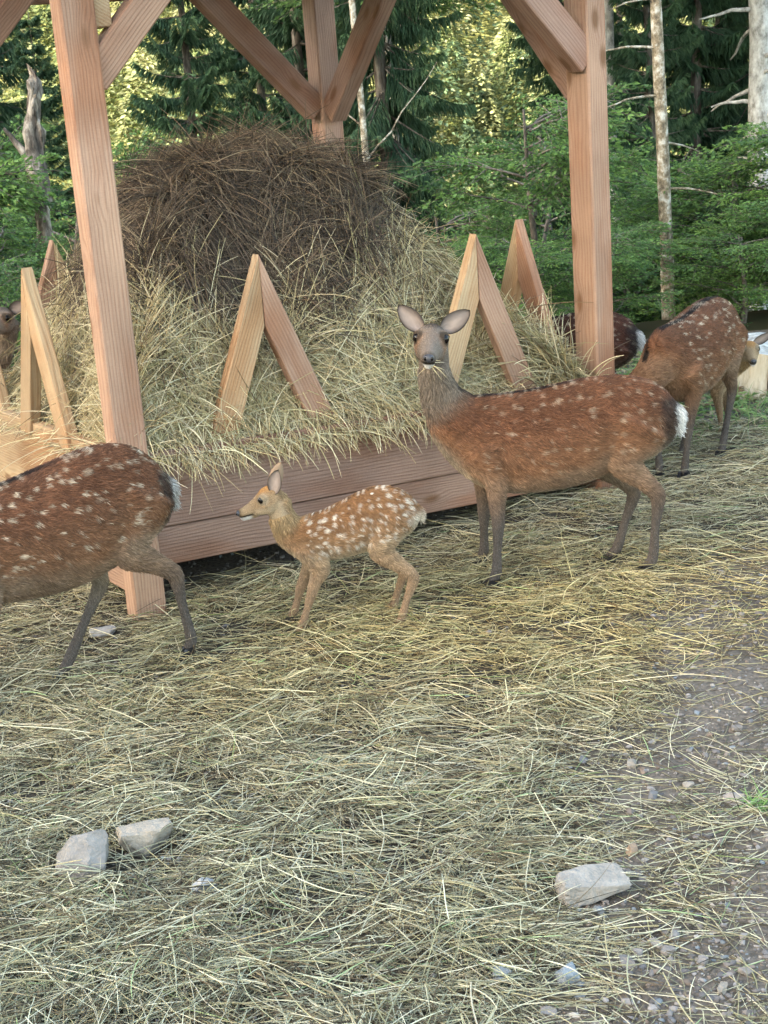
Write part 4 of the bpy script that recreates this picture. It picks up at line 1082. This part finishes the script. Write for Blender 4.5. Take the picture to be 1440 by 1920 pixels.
for a0, h0, wd in ((-1.75, .17, .055), (-1.45, .10, .05), (-2.4, .12, .05)):
    P = [(.335*math.cos(a0)*q_, .335*math.sin(a0)*q_, z_) for z_, q_ in ((-.03, 1.12), (h0*.4, 1.06), (h0*.8, 1.0), (h0, .97))]
    V_, F_ = tubes([(P, [wd*.5, wd*.55, wd*.4, .008])], 8)
    V_ += (rng.random(V_.shape)-.5)*.035
    obj('bark_flake', npmesh('bark_flake', V_, F_), M_DEAD, st)

def leaf_cards(C, D, N, L, Wd, bend=.25):
    """little folded leaves: centre-base C, direction D, normal N, length L, half-width Wd -> V, F(tri)"""
    n = len(C); D = unit(D); S = unit(np.cross(D, N)); N = np.cross(S, D)
    L = np.asarray(L)[:, None]; Wd = np.asarray(Wd)[:, None]
    v0 = C; v1 = C+D*L*.45+S*Wd+N*L*.06; v2 = C+D*L-N*L*bend; v3 = C+D*L*.45-S*Wd+N*L*.06
    V = np.stack([v0, v1, v2, v3], 1).reshape(-1, 3)
    b = np.arange(n)[:, None]*4
    F = np.concatenate([np.stack([b[:, 0], b[:, 0]+1, b[:, 0]+2], -1), np.stack([b[:, 0], b[:, 0]+2, b[:, 0]+3], -1)], 0)
    return V, F

# weeds and grass
n = 9000
x = rng.uniform(1.0, 3.0, n); y = rng.uniform(6.78, 9.0, n)
kp = (rng.random(n) < sstep(6.72, 7.1, y+.25*(fbm(x*3, y*3, 5)-.5)-.04*x)*(.35+.65*(fbm(x*4, y*4, 8) > .45))); x, y = x[kp], y[kp]; n = len(x)
a = rng.random(n)*6.28; D = np.stack([np.cos(a), np.sin(a), .15+.7*rng.random(n)], -1)
V, F = leaf_cards(np.stack([x, y, relief(x, y)+.004+.05*rng.random(n)**2], -1), D, np.tile([0, 0, 1.0], (n, 1)), .03+.04*rng.random(n), .007+.010*rng.random(n))
pal = np.array([[.17, .28, .09], [.26, .36, .12], [.12, .20, .08], [.38, .31, .17], [.24, .16, .08]])
c = pal[rng.choice(5, n, p=[.32, .25, .18, .15, .10])]*(.7+.6*rng.random((n, 1)))
tag(obj('ground_weeds', npmesh('ground_weeds', V, F, col=np.repeat(c, 4, 0)), M_LEAF), 'low green weeds and dry leaves around the tree stump', 'weeds', kind='stuff')
n = 1500
x = rng.uniform(1.1, 2.9, n); y = rng.uniform(6.7, 8.6, n); z = relief(x, y)
P = grow(np.stack([x, y, z], -1), unit(np.stack([rng.normal(0, .5, n), rng.normal(0, .5, n), np.ones(n)], -1)), rng.uniform(.05, .16, n), 5, relief, 0, .2, .12)
tag(hair('grass', P, np.array([.0016, .0016, .0013, .0009, .0003]), pick(pal[:4], n), M_HAY), 'thin grass blades growing at the edge of the clearing', 'grass', kind='stuff')
# a green tuft on the gravel
n = 46
P0 = np.stack([.86+rng.normal(0, .016, n), 3.30+rng.normal(0, .014, n), np.zeros(n)], -1); P0[:, 2] = relief(P0[:, 0], P0[:, 1])
P = grow(P0, unit(np.stack([rng.normal(0, .8, n), rng.normal(-.2, .8, n), .6+0*P0[:, 0]], -1)), rng.uniform(.03, .09, n), 5, relief, .002, .15, .1)
tag(hair('grass_tuft', P, np.array([.0012, .0012, .001, .0007, .0002]), np.tile([.16, .30, .09], (n, 1))*(.6+.7*rng.random((n, 1))), M_HAY), 'small green grass tuft on the bare gravel', 'grass')

# ------------------------------------------------------------------ trees
def spruce_mesh(seed, H, Rr, zmin=.05, dens=1.0, droop=.45):
    r = np.random.default_rng(seed)
    Cs, Ds, Ns, Ls, Ws, cs, paths = [], [], [], [], [], [], []
    z = H*zmin
    while z < H*.985:
        f = z/H
        nb = int(6+2*r.random())
        for j in range(nb):
            bl = (Rr*(1-f)**.75*(.75+.45*r.random())+.10)
            az = r.random()*6.283; el = .18-.55*(1-f)*droop*2+r.normal(0, .10)
            m = 9; v = np.linspace(0, 1, m)
            out = np.stack([np.cos(az)*v*bl*math.cos(el), np.sin(az)*v*bl*math.cos(el), bl*(math.sin(el)*v - droop*.35*v**2*(1-f) + .22*v**3)], -1)
            out[:, 2] += z
            if f < .8: paths.append((out[:6], np.linspace(.018*(1-f)+.006, .004, 6)))
            q = int((34+70*bl)*dens); t = .12+.88*r.random(q)**.85
            i = np.minimum((t*(m-1)).astype(int), m-2); fr = (t*(m-1)-i)[:, None]
            P = out[i]*(1-fr)+out[i+1]*fr; tg = unit(out[i+1]-out[i])
            sd = np.cross(tg, [0, 0, 1.0]); sg = np.where(r.random(q) < .5, -1, 1)[:, None]
            tl = (.12+.30*(1-t)*bl*.7)*(.6+.7*r.random(q))
            d = unit(sd*sg*(.8+.4*r.random((q, 1)))+tg*.75+np.array([0, 0, -1])*(.25+.9*r.random((q, 1))*droop*1.6))
            # each twig: two overlapping needle sprays
            for u0, u1 in ((0, .40), (.3, .72), (.6, 1.0)):
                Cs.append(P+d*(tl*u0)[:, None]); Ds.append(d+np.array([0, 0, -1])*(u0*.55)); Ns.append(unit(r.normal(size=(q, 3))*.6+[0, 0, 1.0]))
                Ls.append(tl*(u1-u0)*.9+.035); Ws.append(.010+.010*r.random(q))
                base = np.array([.038, .080, .048])*(.6+.9*r.random((q, 1)))
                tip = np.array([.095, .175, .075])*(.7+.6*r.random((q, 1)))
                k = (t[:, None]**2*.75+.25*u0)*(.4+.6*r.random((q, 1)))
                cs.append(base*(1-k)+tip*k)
        z += .21+.12*r.random()
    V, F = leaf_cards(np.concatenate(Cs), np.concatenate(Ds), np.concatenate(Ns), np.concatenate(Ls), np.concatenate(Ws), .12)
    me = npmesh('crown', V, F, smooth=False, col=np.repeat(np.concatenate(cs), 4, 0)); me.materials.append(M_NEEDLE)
    zz = np.linspace(-.4, H, 22); tp = np.stack([.05*np.sin(zz*.9+seed), .05*np.cos(zz*.7), zz], -1)
    V, F = tubes([(tp, np.maximum(.013*H*(1-np.clip(zz, 0, H)/H)**.9, .006))], 9)
    tr = npmesh('trunk', V, F); tr.materials.append(M_BARK)
    V, F = tubes(paths, 4)
    br = npmesh('branches', V, F); br.materials.append(M_BARK)
    return tr, br, me

def beech_mesh(seed, H, Rr, sprays=260, leaves=44, tone=(1, 1, 1), z0=.12):
    r = np.random.default_rng(seed)
    Cs, Ds, Ns, Ls, Ws, cs, paths = [], [], [], [], [], [], []
    zz = np.linspace(-.4, H*.9, 14); lean = r.normal(0, .05, 2)
    trunk = np.stack([lean[0]*zz+.04*np.sin(zz*2), lean[1]*zz+.04*np.cos(zz*1.7), zz], -1)
    lims = []
    for i in range(24):
        a = r.random()*6.283; zb_ = H*(z0+.75*r.random()); L = Rr*(1.0-.45*(zb_/H))*(.7+.5*r.random())
        v = np.linspace(0, 1, 8)[:, None]
        b = np.array([np.interp(zb_, zz, trunk[:, 0]), np.interp(zb_, zz, trunk[:, 1]), zb_])
        P = b+np.array([math.cos(a), math.sin(a), 0])*v*L+np.array([0, 0, 1])*(L*(.55*v-.25*v**2))+.05*np.sin(v*7+i)*np.array([-math.sin(a), math.cos(a), 0])
        lims.append(P); paths.append((P, np.linspace(.022, .004, 8)))
    for i in range(sprays):
        P = lims[r.integers(len(lims))]; t = .2+.8*r.random()**.7; k = min(int(t*7), 6); c0 = P[k]*(1-(t*7-k))+P[k+1]*(t*7-k)
        d = unit(P[k+1]-P[k]); a = r.normal(0, .9)
        d = unit(np.array([d[0]*math.cos(a)-d[1]*math.sin(a), d[0]*math.sin(a)+d[1]*math.cos(a), d[2]*.4+r.normal(0, .38)]))
        L = .30+.45*r.random(); m = leaves
        v = r.random(m)**.8; sdv = unit(np.cross(d, [0, 0, 1.0])); lat = (r.random(m)*2-1)*(.22*np.sin(np.pi*(.15+.75*v)))
        C = c0+d*(v*L)[:, None]+sdv*lat[:, None]+np.array([0, 0, 1.0])*(-.20*L*v**2+r.normal(0, .018, m))[:, None]
        paths.append((np.stack([c0, c0+d*L*.5-[0, 0, .04*L], c0+d*L-[0, 0, .2*L]]), [.006, .004, .002]))
        Cs.append(C); Ds.append(unit(d+sdv*(lat*4)[:, None]+r.normal(0, .45, (m, 3))+[0, 0, -.15])); Ns.append(unit(r.normal(size=(m, 3))*.75+[0, 0, 1.0]))
        Ls.append(.035+.045*r.random(m)); Ws.append(.011+.012*r.random(m))
        g = r.random()
        c = (np.array([.045, .105, .038])*(1-g)+np.array([.145, .265, .075])*g)*np.array(tone)
        cs.append(c*(.65+.7*r.random((m, 1))))
    V, F = leaf_cards(np.concatenate(Cs), np.concatenate(Ds), np.concatenate(Ns), np.concatenate(Ls), np.concatenate(Ws), .18)
    me = npmesh('crown', V, F, smooth=False, col=np.repeat(np.concatenate(cs), 4, 0)); me.materials.append(M_LEAF)
    V, F = tubes([(trunk, np.linspace(.06, .012, 14))], 8)
    tr = npmesh('trunk', V, F); tr.materials.append(M_BARK)
    V, F = tubes(paths, 4)
    br = npmesh('branches', V, F); br.materials.append(M_BARK)
    return tr, br, me

def plant(name, meshes, x, y, sc, rz, label, cat='tree', group=None, sink=0.0):
    o = empty(name, (x, y, float(terrain(np.array(x), np.array(y)))-sink), rz); o.scale = (sc[0], sc[0], sc[1])
    tag(o, label, cat, group)
    for nm, m in zip(('trunk', 'branches', 'crown'), meshes):
        q = obj(nm, m, None, o)
        if nm != 'trunk': q['kind'] = 'stuff'
    return o
SPR = [spruce_mesh(101, 13.5, 2.0), spruce_mesh(102, 12.5, 1.7, dens=1.1), spruce_mesh(103, 14, 2.2, droop=.7)]
for i, (x, y, k, s_, sz) in enumerate([(-2.15, 20.3, 1, .62, 1.0), (-1.35, 23, 0, .70, 1.05), (-.62, 19.2, 1, .66, 1.0), (.35, 17.2, 2, .56, 1.0), (3.0, 20.5, 2, .62, 1.0),
        (4.5, 26, 0, .7, 1.05), (5.0, 19.2, 2, .72, 1.0), (5.5, 23, 1, .9, 1.1), (-5.4, 20, 0, .8, 1.0), (6.6, 21, 0, 1.0, 1.0), (-5.9, 25, 2, .8, 1.0), (.9, 27, 1, .7, .95), (-.4, 28, 0, .8, 1.0), (4.15, 18.6, 1, .62, 1.0), (5.9, 18.2, 2, .8, 1.0), (3.35, 17.5, 0, .42, .75)]):
    plant('spruce_tree', SPR[k], x, y, (s_, sz), i*1.37, 'tall dark spruce with drooping boughs growing beyond the clearing', group='spruces beyond the clearing')
plant('spruce_tree', SPR[1], -4.85, 24, (.72, .76), 2.2, 'young slender spruce standing behind the dead snag, slimmer than its neighbours')
BEE = [beech_mesh(201, 4.6, 1.5, 330), beech_mesh(202, 3.4, 1.35, 300), beech_mesh(203, 3.0, 1.3, 280, tone=(1.15, 1.1, 1.0))]
for i, (x, y, k, s_, sz) in enumerate([(-2.75, 13.2, 0, .85, .72), (-3.7, 15, 0, 1.1, .95), (-2.1, 14.6, 1, .8, .8), (1.35, 13.2, 0, .80, .56), (1.85, 14.2, 0, .80, .74), (.75, 12.4, 1, .75, .50),
        (2.85, 11.6, 2, .85, .34), (2.2, 12.6, 1, .9, .38), (3.65, 12.6, 0, 1.0, .36), (.05, 14.2, 1, .8, .68), (3.4, 14.5, 0, 1.0, .64), (-3.1, 11.2, 2, .8, .62), (2.75, 11.0, 2, .62, .36), (3.2, 10.8, 2, .7, .45), (1.35, 11.2, 1, .7, .55), (-.6, 13.6, 2, .9, .8), (.9, 9.9, 2, .42, .24), (1.55, 9.7, 1, .36, .22), (2.5, 9.9, 2, .42, .22), (3.0, 9.9, 1, .45, .27), (3.7, 10.2, 2, .5, .3), (-2.6, 10.2, 1, .5, .35)]):
    plant('beech_sapling', BEE[k], x, y, (s_, sz), i*2.1, 'leafy green beech sapling growing at the forest edge', group='saplings at the forest edge')

def bare_tree(name, x, y, H, r0, mat, label, bend, twigs, seed, group=None, crown=None, top_broken=False):
    r = np.random.default_rng(seed)
    o = empty(name, (x, y, float(terrain(np.array(x), np.array(y)))), 0); tag(o, label, 'tree', group)
    zz = np.linspace(-.5, H, 46); f = np.clip(zz/H, 0, 1)
    P = np.stack([bend[0]*f+bend[1]*np.sin(f*5+seed)*.5, .08*np.sin(f*4+seed*2), zz], -1)
    rr = r0*(1-.55*f)*(1+.10*(fbm(zz*3, zz*0+seed, seed)-.5)*2)
    if top_broken: rr = r0*(1-.55*f)*(1+.30*(fbm(zz*3.2, zz*0+seed, seed)-.5)*2); rr[-2:] *= [.7, .15]
    V, F = tubes([(P, rr)], 14)
    k = .06*r0 if not top_broken else .30*r0
    V = V + (np.stack([fbm(V[:, 0]*40+V[:, 1]*31, V[:, 2]*6+q, seed+q) for q in range(3)], -1)-.5)*2*k*2
    obj('trunk', npmesh('trunk', V, F), mat, o)
    for (zf, az, L, up) in twigs:
        b = np.array([np.interp(zf*H, zz, P[:, 0]), np.interp(zf*H, zz, P[:, 1]), zf*H]); v = np.linspace(0, 1, 7)[:, None]
        d = np.array([math.cos(az), math.sin(az), 0])
        Q = b+d*v*L+np.array([0, 0, 1.])*(up*L*v-(.25*L*v**2 if up < .5 else -.1*L*v**2))
        Q[2:-1] += r.normal(0, .012*L, (4, 3))
        rb = max(.010, r0*.22) if not top_broken else r0*.45
        V, F = tubes([(Q, np.linspace(rb, rb*.25, 7))], 6)
        obj('dead_branch', npmesh('dead_branch', V, F), mat if not top_broken else M_DEAD, o)
    if crown is not None:
        c = obj('crown', crown[2], None, o); c.location = (P[-1][0]*.9, 0, H*.62); c.scale = (.9, .9, .9)
        c['kind'] = 'stuff'; b = obj('branches', crown[1], None, o); b['kind'] = 'stuff'; b.location = c.location; b.scale = c.scale
    return o
tw = lambda seed, zs, L: [(z, random.Random(seed*31+i).uniform(0, 6.28), L*random.Random(seed*17+i).uniform(.5, 1.3), random.Random(seed*7+i).uniform(-.2, .45)) for i, z in enumerate(zs)]
bare_tree('slender_tree', 2.13, 10.6, 7.6, .050, M_LICHEN, 'slender tree with mottled lichen bark standing right of the feeder post', (-.22, .05), tw(1, np.linspace(.12, .62, 13), .55), 1, crown=BEE[0])
bare_tree('pale_tree', 4.30, 16.6, 10, .150, M_PALE, 'thick pale grey trunk with bare dead twigs among the spruces', (.15, .03), tw(2, np.linspace(.2, .5, 20), .65), 2, crown=SPR[0])
bare_tree('pale_tree', 3.07, 18, 10, .085, M_PALE, 'pale grey trunk standing just behind the right feeder post', (-.1, .06), tw(3, np.linspace(.25, .6, 8), .5), 3, crown=BEE[1])
bare_tree('birch_tree', 2.10, 15.6, 8, .048, M_PALE, 'thin white birch leaning beside the right feeder post', (.45, .08), tw(4, np.linspace(.2, .5, 4), .4), 4, crown=BEE[1])
bare_tree('pale_tree', -.10, 16, 9, .060, M_PALE, 'thin pale trunk close to the back feeder post', (-.2, .03), tw(5, np.linspace(.3, .6, 4), .3), 5, crown=BEE[1])
bare_tree('forked_tree', .07, 14, 7.5, .040, M_LICHEN, 'thin forked tree with upward bare limbs right of the back feeder post', (-.05, .05), [(.40, .3, .75, 1.0), (.44, 2.9, .4, .9), (.55, .2, .6, .9), (.33, .5, .5, .2)], 6, crown=BEE[1])
bare_tree('pale_tree', .56, 18.1, 9, .070, M_PALE, 'pale trunk half hidden in spruce boughs above the hay heap', (-.15, .05), tw(7, np.linspace(.3, .6, 5), .4), 7, crown=BEE[1])
bare_tree('dead_snag', -2.42, 11.6, 2.66, .10, M_DEAD, 'broken dead tree trunk with flaking bark left of the feeder', (.03, .05), [(.72, 3.0, .22, 1.2), (.60, 3.4, .12, .8), (.35, .3, .16, .5), (.42, 3.2, .3, .3), (.25, .2, .4, .2)], 8, top_broken=True)

# sunlit wood on the far hillside: one mass
def far_wood(n):
    r = np.random.default_rng(77)
    y = 82+r.random(n)**1.3*60; x = .035*y+(r.random(n)*2-1)*(.27*y+2)
    z = hillz(x, y); H = 7+7*r.random(n); R_ = H*(.20+.14*r.random(n))
    q = 800
    u = r.random((n, q))**.7; a = r.random((n, q))*6.283
    rad = R_[:, None]*(1-u)**.8*(.8+.3*r.random((n, q)))
    C = np.stack([x[:, None]+np.cos(a)*rad, y[:, None]+np.sin(a)*rad, z[:, None]+.4+u*H[:, None]], -1)
    D = np.stack([np.cos(a), np.sin(a), -.5+.6*r.random((n, q))], -1)
    N = np.stack([np.cos(a)*.4, np.sin(a)*.4, np.ones((n, q))], -1)+.5*r.normal(size=(n, q, 3))
    V, F = leaf_cards(C.reshape(-1, 3), D.reshape(-1, 3), unit(N.reshape(-1, 3)), (.20+.26*r.random(n*q)), (.06+.08*r.random(n*q)), .1)
    pal = np.array([[.17, .215, .095], [.25, .275, .14], [.07, .115, .065], [.27, .28, .16]])
    c = pal[r.choice(4, n, p=[.35, .25, .25, .15])][:, None]*(.5+.9*r.random((n, q, 1)))
    return npmesh('far_wood', V, F, smooth=False, col=np.repeat(c.reshape(-1, 3), 4, 0))
tag(obj('far_wood', far_wood(400), M_LEAF), 'sunlit yellow green wood on the hillside far behind the spruces', 'forest', kind='stuff')
